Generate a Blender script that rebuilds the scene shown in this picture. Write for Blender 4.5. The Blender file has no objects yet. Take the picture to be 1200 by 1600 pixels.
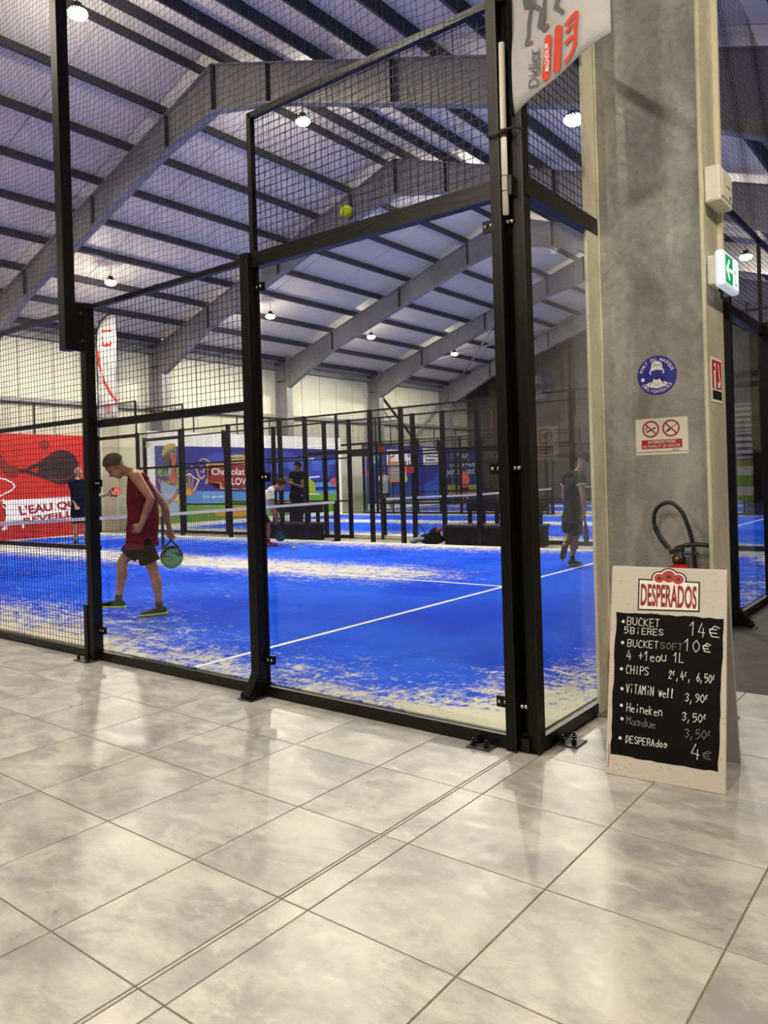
import bpy, bmesh, math, random
from mathutils import Vector, Matrix
random.seed(7)
S = bpy.context.scene
COL = S.collection
V = Vector
PI = math.pi

# ------------------------------------------------------------------ camera
CAM = V((1.88701, -3.65648, 1.45717))
CR = V((0.78439767, 0.61956103, -0.02940126))
CU = V((0.02258654, 0.01883867, 0.99956738))
CF = V((-0.61984688, 0.78472240, -0.00078327))
FPX, CX, CY = 1195.725, -11.765, -48.774
cd = bpy.data.cameras.new('camera')
cam = bpy.data.objects.new('camera', cd)
COL.objects.link(cam)
m3 = Matrix((CR, CU, -CF)).transposed()
cam.matrix_world = Matrix.Translation(CAM) @ m3.to_4x4()
cd.sensor_fit = 'HORIZONTAL'; cd.sensor_width = 36.0
cd.lens = 36.0 * FPX / 1200.0
cd.shift_x = -CX / 1200.0; cd.shift_y = CY / 1200.0
cd.clip_start = 0.05; cd.clip_end = 300
S.camera = cam

def at(px, py, ax, val):
    """world point on the plane (axis ax = val) seen at photo pixel px, py"""
    d = CF + CR * ((px - 600 - CX) / FPX) - CU * ((py - 800 - CY) / FPX)
    return CAM + d * ((val - CAM[ax]) / d[ax])

# ------------------------------------------------------------------ world, exposure
w = bpy.data.worlds.new('world'); S.world = w; w.use_nodes = True
w.node_tree.nodes['Background'].inputs[0].default_value = (0.02, 0.022, 0.03, 1)
w.node_tree.nodes['Background'].inputs[1].default_value = 1.0
S.view_settings.view_transform = 'Standard'; S.view_settings.look = 'None'
S.view_settings.gamma = 1.0; S.view_settings.use_curve_mapping = False
S.view_settings.exposure = 0.33
UPL = .062            # share of a lamp's light that leaves sideways and upward
LAMP_W = 1050.0        # each high bay lamp of the hall
LOBBY_W = 178.0        # each lamp over the tiled lobby

# ------------------------------------------------------------------ helpers
def lin(c):
    return tuple(((x / 255.0) / 12.92 if x / 255.0 <= 0.04045 else ((x / 255.0 + 0.055) / 1.055) ** 2.4) for x in c) + (1.0,)

MATS = {}
def mat(name, rgb=(128, 128, 128), rough=0.6, metal=0.0, emit=None, estr=0.0, spec=0.5):
    if name in MATS: return MATS[name]
    m = bpy.data.materials.new(name); m.use_nodes = True
    b = m.node_tree.nodes['Principled BSDF']
    b.inputs['Base Color'].default_value = lin(rgb)
    b.inputs['Roughness'].default_value = rough
    b.inputs['Metallic'].default_value = metal
    b.inputs['Specular IOR Level'].default_value = spec
    if emit:
        b.inputs['Emission Color'].default_value = lin(emit); b.inputs['Emission Strength'].default_value = estr
    MATS[name] = m
    return m

class NT:
    """tiny node expression helper"""
    def __init__(s, m):
        s.t = m.node_tree; s.b = s.t.nodes['Principled BSDF']
    def n(s, typ, **kw):
        nd = s.t.nodes.new(typ)
        for k, v in kw.items(): setattr(nd, k, v)
        return nd
    def set(s, sock, v):
        if isinstance(v, (int, float, tuple, list)): sock.default_value = v
        else: s.t.links.new(v, sock)
    def math(s, op, a, b=0.0, c=0.0, clamp=False):
        nd = s.n('ShaderNodeMath', operation=op, use_clamp=clamp)
        s.set(nd.inputs[0], a); s.set(nd.inputs[1], b); s.set(nd.inputs[2], c)
        return nd.outputs[0]
    def mapr(s, v, a, b, c, d):
        nd = s.n('ShaderNodeMapRange', interpolation_type='SMOOTHSTEP')
        for i, x in enumerate((v, a, b, c, d)): s.set(nd.inputs[i], x)
        return nd.outputs[0]
    def noise(s, vec, scale, detail=4, rough=0.55, dist=0.0):
        nd = s.n('ShaderNodeTexNoise')
        s.set(nd.inputs['Vector'], vec)
        nd.inputs['Scale'].default_value = scale; nd.inputs['Detail'].default_value = detail
        nd.inputs['Roughness'].default_value = rough; nd.inputs['Distortion'].default_value = dist
        return nd.outputs[0]
    def mapping(s, vec, loc=(0, 0, 0), rot=(0, 0, 0), sc=(1, 1, 1)):
        nd = s.n('ShaderNodeMapping')
        s.set(nd.inputs[0], vec); nd.inputs[1].default_value = loc; nd.inputs[2].default_value = rot; nd.inputs[3].default_value = sc
        return nd.outputs[0]
    def mix(s, f, a, b):
        nd = s.n('ShaderNodeMix', data_type='RGBA')
        s.set(nd.inputs[0], f); s.set(nd.inputs[6], a); s.set(nd.inputs[7], b)
        return nd.outputs[2]
    def sep(s, vec):
        nd = s.n('ShaderNodeSeparateXYZ'); s.set(nd.inputs[0], vec); return nd.outputs
    def bump(s, h, strength=0.2, dist=0.01):
        nd = s.n('ShaderNodeBump'); nd.inputs['Strength'].default_value = strength
        nd.inputs['Distance'].default_value = dist; s.set(nd.inputs['Height'], h)
        s.t.links.new(nd.outputs[0], s.b.inputs['Normal'])
    def pos(s): return s.n('ShaderNodeNewGeometry').outputs['Position']
    def obj(s): return s.n('ShaderNodeTexCoord').outputs['Object']
    def rnd(s): return s.n('ShaderNodeObjectInfo').outputs['Random']

def box(bm, x0, x1, y0, y1, z0, z1):
    vs = [bm.verts.new((x, y, z)) for z in (z0, z1) for x, y in ((x0, y0), (x1, y0), (x1, y1), (x0, y1))]
    for f in ((0, 3, 2, 1), (4, 5, 6, 7), (0, 1, 5, 4), (1, 2, 6, 5), (2, 3, 7, 6), (3, 0, 4, 7)):
        bm.faces.new([vs[i] for i in f])

def bar(bm, a, b, wx, wy=None, up=V((0, 0, 1))):
    """rectangular bar from a to b"""
    wy = wy or wx
    a = V(a); b = V(b); d = (b - a).normalized()
    if abs(d.dot(up)) > 0.98: up = V((1, 0, 0))
    s = d.cross(up).normalized() * wx / 2; t = s.cross(d).normalized() * wy / 2
    va = [bm.verts.new(a + p * s + q * t) for p, q in ((-1, -1), (1, -1), (1, 1), (-1, 1))]
    vb = [bm.verts.new(b + p * s + q * t) for p, q in ((-1, -1), (1, -1), (1, 1), (-1, 1))]
    bm.faces.new(va[::-1]); bm.faces.new(vb)
    for i in range(4):
        j = (i + 1) % 4; bm.faces.new((va[i], va[j], vb[j], vb[i]))

def ringpts(c, a, b, n):
    return [c + a * math.cos(2 * PI * i / n) + b * math.sin(2 * PI * i / n) for i in range(n)]

def loft(bm, rings, cap=True):
    R = [[bm.verts.new(p) for p in r] for r in rings]
    n = len(R[0])
    for k in range(len(R) - 1):
        for i in range(n):
            j = (i + 1) % n
            bm.faces.new((R[k][i], R[k][j], R[k + 1][j], R[k + 1][i]))
    if cap:
        bm.faces.new(R[0][::-1]); bm.faces.new(R[-1])

def tube(bm, pts, rad, n=10, cap=True, round_ends=False):
    pts = [V(p) for p in pts]
    if not isinstance(rad, (list, tuple)): rad = [rad] * len(pts)
    rings = []; s = None
    for i, p in enumerate(pts):
        d = (pts[min(i + 1, len(pts) - 1)] - pts[max(i - 1, 0)]).normalized()
        if s is None:
            s = d.cross(V((0, 0, 1)))
            if s.length < 0.05: s = d.cross(V((1, 0, 0)))
            s.normalize()
        else:
            s = (s - d * s.dot(d)).normalized()
        t = d.cross(s)
        if round_ends and i == 0:
            for k in (0.25, 0.6, 0.88): rings.append(ringpts(p - d * rad[0] * math.sqrt(1 - k * k), s * rad[0] * k, t * rad[0] * k, n))
        rings.append(ringpts(p, s * rad[i], t * rad[i], n))
        if round_ends and i == len(pts) - 1:
            for k in (0.88, 0.6, 0.25): rings.append(ringpts(p + d * rad[-1] * math.sqrt(1 - k * k), s * rad[-1] * k, t * rad[-1] * k, n))
    loft(bm, rings, cap)

def ellipsoid(bm, c, a, b, d, n=14, m=9):
    c = V(c); a = V(a); b = V(b); d = V(d)
    rings = []
    for k in range(m):
        th = PI * (k + 0.5) / m
        rings.append(ringpts(c - d * math.cos(th), a * math.sin(th), b * math.sin(th), n))
    loft(bm, rings)

def cyl(bm, c0, c1, r, n=16, r2=None):
    tube(bm, [c0, c1], [r, r if r2 is None else r2], n)

def obj(name, bm, m, parent=None, smooth=False, kind=None, bevel=0.0):
    me = bpy.data.meshes.new(name)
    bmesh.ops.recalc_face_normals(bm, faces=bm.faces)
    bm.to_mesh(me); bm.free()
    o = bpy.data.objects.new(name, me); COL.objects.link(o)
    if m: me.materials.append(m)
    if smooth:
        for p in me.polygons: p.use_smooth = True
    if parent is not None: o.parent = parent
    if kind: o['kind'] = kind
    if bevel:
        md = o.modifiers.new('b', 'BEVEL'); md.width = bevel; md.segments = 2; md.limit_method = 'ANGLE'
    return o

def flat_obj(name, polys, m, parent=None, kind=None, stack=True):
    """polys: list of lists of points; overlapping pieces are stacked a few hundredths of a millimetre apart"""
    bm = bmesh.new()
    for k, p in enumerate(polys):
        sh = V((0, 0, 0))
        if stack and len(polys) > 1 and len(p) > 2:
            nn = V((0, 0, 0))
            for i in range(len(p)): nn += V(p[i]).cross(V(p[(i + 1) % len(p)]))
            if nn.length > 1e-9: sh = nn.normalized() * (.00004 * (k % 10))
        vs = [bm.verts.new(V(q) + sh) for q in p]
        try: bm.faces.new(vs)
        except ValueError: pass
    me = bpy.data.meshes.new(name)
    bmesh.ops.triangulate(bm, faces=bm.faces)
    bm.to_mesh(me); bm.free()
    o = bpy.data.objects.new(name, me); COL.objects.link(o); me.materials.append(m)
    if parent is not None: o.parent = parent
    if kind: o['kind'] = kind
    return o

def empty(name, label=None, cat=None, group=None, loc=(0, 0, 0), kind=None):
    o = bpy.data.objects.new(name, None); COL.objects.link(o); o.location = loc
    tag(o, label, cat, group, kind)
    return o

def tag(o, label=None, cat=None, group=None, kind=None):
    if label: o['label'] = label
    if cat: o['category'] = cat
    if group: o['group'] = group
    if kind: o['kind'] = kind
    return o

def setparent(ch, root):
    """parent keeping the child's world place (root only has a location)"""
    ch.parent = root; ch.matrix_parent_inverse = Matrix.Translation(-V(root.location))

def bm_():
    return bmesh.new()

def text_polys(s, bold=0.0, shear=0.0):
    """filled outline of a text at size 1: list of polygons plus width"""
    c = bpy.data.curves.new('t', 'FONT'); c.body = s; c.size = 1.0; c.offset = bold; c.shear = shear
    c.resolution_u = 3
    o = bpy.data.objects.new('t', c); COL.objects.link(o)
    dg = bpy.context.evaluated_depsgraph_get()
    me = o.evaluated_get(dg).to_mesh()
    vs = [v.co.copy() for v in me.vertices]
    ps = [[vs[i] for i in p.vertices] for p in me.polygons]
    o.evaluated_get(dg).to_mesh_clear()
    bpy.data.objects.remove(o); bpy.data.curves.remove(c)
    xs = [v.x for v in vs]; ys = [v.y for v in vs]
    return ps, (min(xs), max(xs), min(ys), max(ys))

def text_on(name, s, F, x0, x1, y0, y1, m, parent, lay=1, bold=0.0, shear=0.0, grow=0.0, rot=0):
    """text stretched to fill the box x0..x1, y0..y1 of the frame F(u, v, layer)"""
    ps, bb = text_polys(s, bold, shear)
    def tr(p):
        a = (p.x - bb[0]) / (bb[1] - bb[0]); b = (p.y - bb[2]) / (bb[3] - bb[2])
        if rot == 90: a, b = 1 - b, a          # reads upward
        if rot == -90: a, b = b, 1 - a         # reads downward
        return F(x0 - grow + (x1 - x0 + 2 * grow) * a, y0 - grow + (y1 - y0 + 2 * grow) * b, lay)
    return flat_obj(name, [[tr(p) for p in q] for q in ps], m, parent, stack=False)

def frame(o, u, v, n, step=0.0015):
    o = V(o); u = V(u); v = V(v); n = V(n)
    return lambda a, b, lay=1: o + u * a + v * b + n * (lay * step)

def circle(F, cx, cy, r, lay, n=28, ry=None, a0=0, a1=360):
    ry = ry or r
    k = n if a1 - a0 >= 360 else n + 1
    return [F(cx + r * math.cos(math.radians(a0 + (a1 - a0) * i / n)), cy + ry * math.sin(math.radians(a0 + (a1 - a0) * i / n)), lay) for i in range(k)]

def ribbon(pts, w):
    """list of quads along a 2D polyline"""
    out = []
    for (ax, ay), (bx, by) in zip(pts[:-1], pts[1:]):
        dx, dy = bx - ax, by - ay; l = math.hypot(dx, dy) or 1e-6
        nx, ny = -dy / l * w / 2, dx / l * w / 2; ex, ey = dx / l * w * .3, dy / l * w * .3
        out.append([(ax + nx - ex, ay + ny - ey), (ax - nx - ex, ay - ny - ey), (bx - nx + ex, by - ny + ey), (bx + nx + ex, by + ny + ey)])
    return out

def ribs(F, pts, w, lay=1):
    return [[F(x, y, lay) for x, y in q] for q in ribbon(pts, w)]

# ------------------------------------------------------------------ materials
def m_tile():
    m = mat('porcelain_tile', (190, 185, 176), 0.3); t = NT(m)
    o = t.obj(); r = t.rnd()
    off = t.n('ShaderNodeVectorMath', operation='ADD'); t.set(off.inputs[0], o)
    cmb = t.n('ShaderNodeCombineXYZ'); t.set(cmb.inputs[0], t.math('MULTIPLY', r, 37.0)); t.set(cmb.inputs[1], t.math('MULTIPLY', r, 91.0))
    t.set(off.inputs[1], cmb.outputs[0]); v = off.outputs[0]
    a = t.noise(t.mapping(v, rot=(0, 0, .5), sc=(1, 1.5, 1)), 2.3, 9, 0.66, 0.5)
    b = t.noise(t.mapping(v, rot=(0, 0, .3), sc=(1, 1.9, 1)), 8.0, 8, 0.74, 0.4)
    f = t.math('ADD', t.math('MULTIPLY', a, 0.72), t.math('MULTIPLY', b, 0.28))
    c1 = t.mix(t.mapr(f, .38, .62, 0, 1), lin((138, 136, 133)), lin((182, 178, 171)))
    c2 = t.mix(t.mapr(b, .54, .70, 0, .5), c1, lin((196, 194, 188)))
    c3 = t.mix(t.mapr(t.noise(v, 1.4, 3), .5, .7, 0, .4), c2, lin((146, 143, 143)))
    t.set(t.b.inputs['Base Color'], c3)
    t.set(t.b.inputs['Roughness'], t.mapr(b, .3, .7, .27, .42))
    t.bump(b, .04, .004)
    return m

def m_turf():
    m = mat('blue_turf', (60, 110, 225), 0.9, spec=0.0); t = NT(m)
    p = t.obj(); sx = t.sep(p); x, y = sx[0], sx[1]      # each turf's own corner is its origin, x runs 0..-19.5, y 0..9.6
    ax = t.math('MULTIPLY', x, -1.0)
    dy = t.math('MINIMUM', y, t.math('SUBTRACT', 9.6, y))
    wob = t.noise(p, 1.3, 3)
    dw = t.math('ADD', dy, t.math('MULTIPLY', t.math('SUBTRACT', wob, .5), .9))
    e1 = t.mapr(dw, .1, 1.9, .37, 0)
    e1b = t.mapr(dw, .0, .5, .2, 0)
    dx = t.math('MINIMUM', ax, t.math('SUBTRACT', 19.5, ax))
    e2 = t.mapr(t.math('ADD', dx, t.math('MULTIPLY', t.math('SUBTRACT', wob, .5), .9)), .0, 1.3, .42, 0)
    m1 = t.mapr(t.math('ABSOLUTE', t.math('SUBTRACT', y, 5.2)), .1, 1.5, .42, 0)
    e3 = t.math('MULTIPLY', m1, t.mapr(ax, 2.4, 5.0, 0, 1))
    e4 = t.mapr(ax, 2.6, 5.5, .03, .23)
    dens = t.math('ADD', t.math('ADD', e1, e1b), t.math('ADD', t.math('MAXIMUM', e2, e3), e4))
    n1 = t.noise(t.mapping(p, rot=(0, 0, .45), sc=(1, 2.6, 1)), 3.2, 9, .72, 1.2)
    n2 = t.noise(t.mapping(p, rot=(0, 0, -.35), sc=(2.6, 1.0, 1)), 7.0, 8, .74, 1.5)
    n3 = t.noise(p, 26, 5, .7, .6)
    nn_ = t.math('ADD', t.math('ADD', t.math('MULTIPLY', n1, .4), t.math('MULTIPLY', n2, .35)), t.math('MULTIPLY', n3, .25))
    f = t.math('ADD', t.math('MULTIPLY', t.math('SUBTRACT', nn_, .5), 3.4), dens)
    mask = t.mapr(f, .36, .72, 0, .93)
    grain = t.noise(p, 180, 2)
    blue = t.mix(t.mapr(t.noise(p, .5, 2), .35, .65, 0, 1), lin((26, 72, 212)), lin((42, 98, 232)))
    blue = t.mix(t.mapr(grain, .3, .7, 0, .35), blue, lin((20, 54, 190)))
    sand = t.mix(grain, lin((206, 200, 166)), lin((228, 224, 200)))
    t.set(t.b.inputs['Base Color'], t.mix(mask, blue, sand))
    t.bump(grain, .5, .006)
    return m

def m_concrete(name, c1, c2, rough=.7, sc=2.0):
    m = mat(name, c1, rough); t = NT(m); p = t.pos()
    a = t.noise(p, sc, 6, .6, .3); b = t.noise(p, sc * 14, 4, .6)
    t.set(t.b.inputs['Base Color'], t.mix(t.mapr(t.math('ADD', t.math('MULTIPLY', a, .7), t.math('MULTIPLY', b, .3)), .35, .65, 0, 1), lin(c1), lin(c2)))
    t.bump(b, .1, .005)
    return m

def m_steel(name, c1, c2, rough=.42, metal=.55, sc=2.5):
    m = mat(name, c1, rough, metal); t = NT(m); p = t.pos()
    a = t.noise(t.mapping(p, sc=(1, 1, .5)), sc, 7, .65, .4); b = t.noise(p, sc * 12, 5, .7)
    f = t.math('ADD', t.math('MULTIPLY', a, .75), t.math('MULTIPLY', b, .25))
    t.set(t.b.inputs['Base Color'], t.mix(t.mapr(f, .36, .64, 0, 1), lin(c1), lin(c2)))
    t.set(t.b.inputs['Roughness'], t.mapr(b, .3, .7, rough - .08, rough + .12))
    return m

def m_glass():
    m = bpy.data.materials.new('clear_glass'); m.use_nodes = True; nt = m.node_tree
    for n in list(nt.nodes): nt.nodes.remove(n)
    out = nt.nodes.new('ShaderNodeOutputMaterial'); mx = nt.nodes.new('ShaderNodeMixShader')
    tr = nt.nodes.new('ShaderNodeBsdfTransparent'); gl = nt.nodes.new('ShaderNodeBsdfGlossy'); fr = nt.nodes.new('ShaderNodeFresnel')
    tr.inputs[0].default_value = (.955, .97, .965, 1); gl.inputs['Roughness'].default_value = 0.0
    ge = nt.nodes.new('ShaderNodeNewGeometry'); mr = nt.nodes.new('ShaderNodeMapRange')
    nt.links.new(ge.outputs['Backfacing'], mr.inputs[0]); mr.inputs[3].default_value = 1.42; mr.inputs[4].default_value = 1 / 1.42
    nt.links.new(mr.outputs[0], fr.inputs[0])
    nt.links.new(fr.outputs[0], mx.inputs[0]); nt.links.new(tr.outputs[0], mx.inputs[1]); nt.links.new(gl.outputs[0], mx.inputs[2])
    nt.links.new(mx.outputs[0], out.inputs[0])
    MATS['glass'] = m
    return m

def m_cloth(name, rgb, rgb2=None, rough=.85, sc=18):
    m = mat(name, rgb, rough, spec=.04); t = NT(m); p = t.obj()
    a = t.noise(p, sc, 4, .6, .5)
    t.set(t.b.inputs['Base Color'], t.mix(t.mapr(a, .3, .7, 0, 1), lin(rgb), lin(rgb2 or tuple(int(x * .82) for x in rgb))))
    t.bump(a, .35, .012)
    return m

def m_skin(name, rgb):
    m = mat(name, rgb, .5, spec=.35); t = NT(m); p = t.obj()
    a = t.noise(p, 9, 4, .6)
    t.set(t.b.inputs['Base Color'], t.mix(t.mapr(a, .35, .65, 0, 1), lin(rgb), lin((int(rgb[0] * .9), int(rgb[1] * .82), int(rgb[2] * .8)))))
    m.node_tree.nodes['Principled BSDF'].inputs['Subsurface Weight'].default_value = .08
    m.node_tree.nodes['Principled BSDF'].inputs['Subsurface Radius'].default_value = (.02, .008, .004)
    return m

def m_board():
    m = mat('speckled_board', (196, 188, 178), .55); t = NT(m); p = t.obj()
    a = t.noise(t.mapping(p, rot=(0, .5, 0), sc=(1, 1, 2.4)), 38, 3, .5)
    b = t.noise(p, 3, 3)
    c = t.mix(t.mapr(a, .62, .68, 0, .6), t.mix(b, lin((206, 199, 190)), lin((190, 182, 172))), lin((150, 142, 132)))
    t.set(t.b.inputs['Base Color'], c)
    return m

def m_wallpanel():
    m = mat('white_wall_panel', (206, 206, 190), .45); t = NT(m); p = t.pos()
    a = t.noise(t.mapping(p, sc=(1, 1, .4)), .7, 4)
    t.set(t.b.inputs['Base Color'], t.mix(a, lin((214, 214, 198)), lin((196, 196, 180))))
    return m

def m_roof():
    m = mat('roof_panel_underside', (222, 218, 222), .5); t = NT(m); p = t.pos()
    sx = t.sep(p)
    rib = t.math('SINE', t.math('MULTIPLY', sx[1], 2 * PI / .19))
    t.set(t.b.inputs['Base Color'], t.mix(t.noise(p, .8, 3), lin((238, 230, 214)), lin((222, 215, 202))))
    t.bump(rib, .12, .01)
    return m

TILE = m_tile(); TURF = m_turf(); GLASS = m_glass(); BOARD = m_board(); WALLP = m_wallpanel(); ROOFM = m_roof()
GROUT = mat('grout', (112, 100, 84), .9)
CONC = m_concrete('concrete_floor', (150, 146, 136), (122, 119, 112), .55)
DARKF = m_concrete('dark_rubber_floor', (66, 66, 66), (50, 50, 51), .75, 5)
DARKWALL = m_concrete('dark_gable_cladding', (92, 90, 84), (72, 70, 66), .7, .6)
GALV = m_steel('galvanised_steel', (176, 175, 168), (128, 129, 126), .45, .25)
GALVB = m_steel('galvanised_flange_lit', (208, 204, 182), (176, 172, 152), .5, .1)  # warm light on the column's flanges is mixed into this paler steel
BEAM = m_steel('grey_structural_steel', (150, 150, 152), (126, 127, 130), .6, .1, 1.0)
PURL = mat('dark_purlin_steel', (58, 58, 66), .6, .1)
BLACK = mat('black_painted_steel', (5, 5, 7), .42, spec=.3)
BLACK2 = mat('black_painted_rail', (9, 9, 10), .4, spec=.4)
WIRE = mat('black_wire', (16, 17, 19), .5)
NET = mat('black_net_twine', (24, 24, 28), .8)
CHROME = mat('bolt_chrome', (200, 200, 200), .2, 1.0)
WHITE = mat('white_print', (235, 234, 230), .6)
LINEW = mat('white_line_turf', (232, 232, 228), .8)
RED = mat('banner_red', (184, 26, 18), .6)
DKRED = mat('banner_dark_red', (70, 10, 18), .6)
BLKP = mat('black_print', (18, 18, 20), .6)
GREYP = mat('grey_print', (92, 92, 96), .7)
ORANGE = mat('orange_print', (206, 60, 34), .7)
WPLAST = mat('white_plastic', (222, 220, 206), .4)
RUBBER = mat('black_rubber', (18, 18, 19), .5)

# ------------------------------------------------------------------ lamps
def lamp(x, y, z, watt, label, group, col=(1.0, .9, .74)):
    r = empty('high_bay_lamp', label, 'ceiling lamp', group, (x, y, z))
    b = bm_(); cyl(b, (0, 0, .03), (0, 0, .12), .17, 24, .12); cyl(b, (0, 0, .12), (0, 0, .2), .07, 16); obj('housing', b, mat('lamp_housing', (40, 40, 44), .4, .5), r, True)
    b = bm_(); ellipsoid(b, (0, 0, .03), (.165, 0, 0), (0, .165, 0), (0, 0, .09), 20, 10); obj('lens', b, mat('lamp_lens', (255, 250, 235), .4, emit=(255, 236, 200), estr=60), r)
    b = bm_(); zt = ztop(x) - z - .02; cyl(b, (0, 0, .2), (0, 0, zt), .012, 8); obj('hanger_rod', b, BEAM, r)
    l = bpy.data.lights.new('lamp_light', 'SPOT'); l.energy = watt; l.color = col; l.shadow_soft_size = .16
    l.spot_size = math.radians(172); l.spot_blend = .35
    lo = bpy.data.objects.new('lamp_light', l); COL.objects.link(lo); lo.parent = r; lo.location = (0, 0, -.09)
    l2 = bpy.data.lights.new('lamp_glow', 'POINT'); l2.energy = watt * UPL; l2.color = col; l2.shadow_soft_size = .12
    lo = bpy.data.objects.new('lamp_glow', l2); COL.objects.link(lo); lo.parent = r; lo.location = (0, 0, -.2)
    return r

RIDGE = -10.45
def ztop(x): return 10.2 - .34 * abs(x - RIDGE)

# ------------------------------------------------------------------ setting: floor
floor = empty('floor', kind='structure')
b = bm_(); box(b, -26, 14, -12, 40, -.25, -.012); obj('slab', b, CONC, floor)
b = bm_(); box(b, -10, 3.6, -7.2, -.0, -.012, -.003); box(b, .055, 3.6, 0, 1.735, -.012, -.003); obj('grout_bed', b, GROUT, floor)
b = bm_(); box(b, .05, 3.6, 1.74, 30, -.012, -.001); obj('dark_floor_mat', b, DARKF, floor)
G = .0055
tm = {}
def tile(x0, x1, y0, y1):
    w_, h_ = round(x1 - x0 - G, 4), round(y1 - y0 - G, 4)
    if (w_, h_) not in tm:
        b = bm_(); box(b, -w_ / 2, w_ / 2, -h_ / 2, h_ / 2, -.01, 0)
        bmesh.ops.bevel(b, geom=[e for e in b.edges if all(v.co.z > -.001 for v in e.verts)], offset=.0015, segments=1, affect='EDGES')
        me = bpy.data.meshes.new('tile'); bmesh.ops.recalc_face_normals(b, faces=b.faces); b.to_mesh(me); b.free(); me.materials.append(TILE); tm[(w_, h_)] = me
    o = bpy.data.objects.new('tile', tm[(w_, h_)]); COL.objects.link(o); o.parent = floor
    o.location = ((x0 + x1) / 2, (y0 + y1) / 2, random.uniform(-.0004, .0004))
xe = [-.555 - .59 * i for i in range(15)][::-1] + [-.0865]
xr = [.055 + .595 * i for i in range(6)]
ye = [-.035 - .583 * i for i in range(8)][::-1]
for y0, y1 in zip(ye[:-1], ye[1:]):
    for x0, x1 in list(zip(xe[:-1], xe[1:])) + [(-.0865, -.069), (-.069, .055)] + list(zip(xr[:-1], xr[1:])):
        tile(x0, x1, y0, y1)
for y0, y1 in ((-.035, .55), (.55, 1.137), (1.137, 1.735)):
    for x0, x1 in zip(xr[:-1], xr[1:]): tile(x0, x1, y0, y1)

# ------------------------------------------------------------------ walls and roof
wl = empty('wall_left', kind='structure')
for i in range(38):
    y0 = -8 + i * 1.16
    if y0 > 34.6: break
    b = bm_(); box(b, -21.78, -21.66, y0 + .012, y0 + 1.148, 0, 6.62); obj('wall_panel', b, WALLP, wl)
b = bm_(); box(b, -21.84, -21.78, -8, 35, 0, 6.6); obj('wall_backing', b, mat('panel_gap', (90, 90, 84), .8), wl)
for z in (4.3, 6.35):
    b = bm_(); box(b, -21.66, -21.5, -8, 34.9, z - .07, z + .07); obj('girt', b, BEAM, wl)
wb = empty('wall_back', kind='structure')
for i in range(20):
    x0 = -21.7 + i * 1.16
    b = bm_(); box(b, x0 + .01, x0 + 1.15, 34.9, 35.0, 0, 10.2); obj('wall_panel', b, DARKWALL, wb)
for i in range(5):
    xx = -19.9 + i * 4.6
    b = bm_(); box(b, xx - .12, xx + .12, 34.6, 34.9, 0, ztop(xx) - .2); obj('gable_post', b, mat('brown_post', (96, 80, 52), .7), wb)
wf = empty('wall_front', kind='structure')
b = bm_(); box(b, -21.8, 14, -8.1, -8.0, 0, 10.2); obj('wall_panel', b, mat('lobby_wall', (58, 56, 52), .8), wf)
wr = empty('wall_right', kind='structure')
b = bm_(); box(b, 13.9, 14, -8, 35, 0, 7); obj('wall_panel', b, mat('side_nave_wall', (84, 84, 84), .7), wr)

ce = empty('ceiling', kind='structure')
tilt = math.atan(.34)
for side in (-1, 1):
    for i in range(21):
        y0 = -8 + i * 2.1
        if y0 > 34.8: break
        b = bm_()
        xa, xb = RIDGE, RIDGE + side * 11.4
        vs = []
        for zz in (0.05, .14):
            for x, y in ((xa, y0 + .012), (xb, y0 + .012), (xb, y0 + 2.088), (xa, y0 + 2.088)):
                vs.append(b.verts.new((x, y, ztop(x) + .16 + zz)))
        for f in ((0, 3, 2, 1), (4, 5, 6, 7), (0, 1, 5, 4), (1, 2, 6, 5), (2, 3, 7, 6), (3, 0, 4, 7)): b.faces.new([vs[k] for k in f])
        obj('roof_panel', b, ROOFM, ce)
    for k in range(9):
        x = RIDGE + side * (.35 + 1.29 * k)
        b = bm_(); z = ztop(x)
        bar(b, (x, -8, z + .11), (x, 35, z + .11), .075, .2, V((side * math.sin(tilt), 0, math.cos(tilt))))
        obj('purlin', b, PURL, ce)
b = bm_()
for side in (-1, 1):
    vs = []
    xa, xb = RIDGE - side * .02, RIDGE + side * 11.5
    for zz in (.32, .36):
        for x, y in ((xa, -8.1), (xb, -8.1), (xb, 35.1), (xa, 35.1)): vs.append(b.verts.new((x, y, ztop(x) + zz)))
    for f in ((0, 3, 2, 1), (4, 5, 6, 7), (0, 1, 5, 4), (1, 2, 6, 5), (2, 3, 7, 6), (3, 0, 4, 7)): b.faces.new([vs[k] for k in f])
obj('roof_deck', b, mat('roof_deck', (60, 60, 66), .8), ce)
# neighbouring nave's roof, mostly hidden behind the near column
b = bm_(); vs = []
for zz in (0, .1):
    for x, y in ((.95, -8), (14, -8), (14, 35), (.95, 35)): vs.append(b.verts.new((x, y, 6.7 + zz + .02 * (x - .9))))
for f in ((0, 3, 2, 1), (4, 5, 6, 7), (0, 1, 5, 4), (1, 2, 6, 5), (2, 3, 7, 6), (3, 0, 4, 7)): b.faces.new([vs[k] for k in f])
obj('side_roof', b, mat('side_roof_grey', (90, 90, 98), .6), ce)

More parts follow.
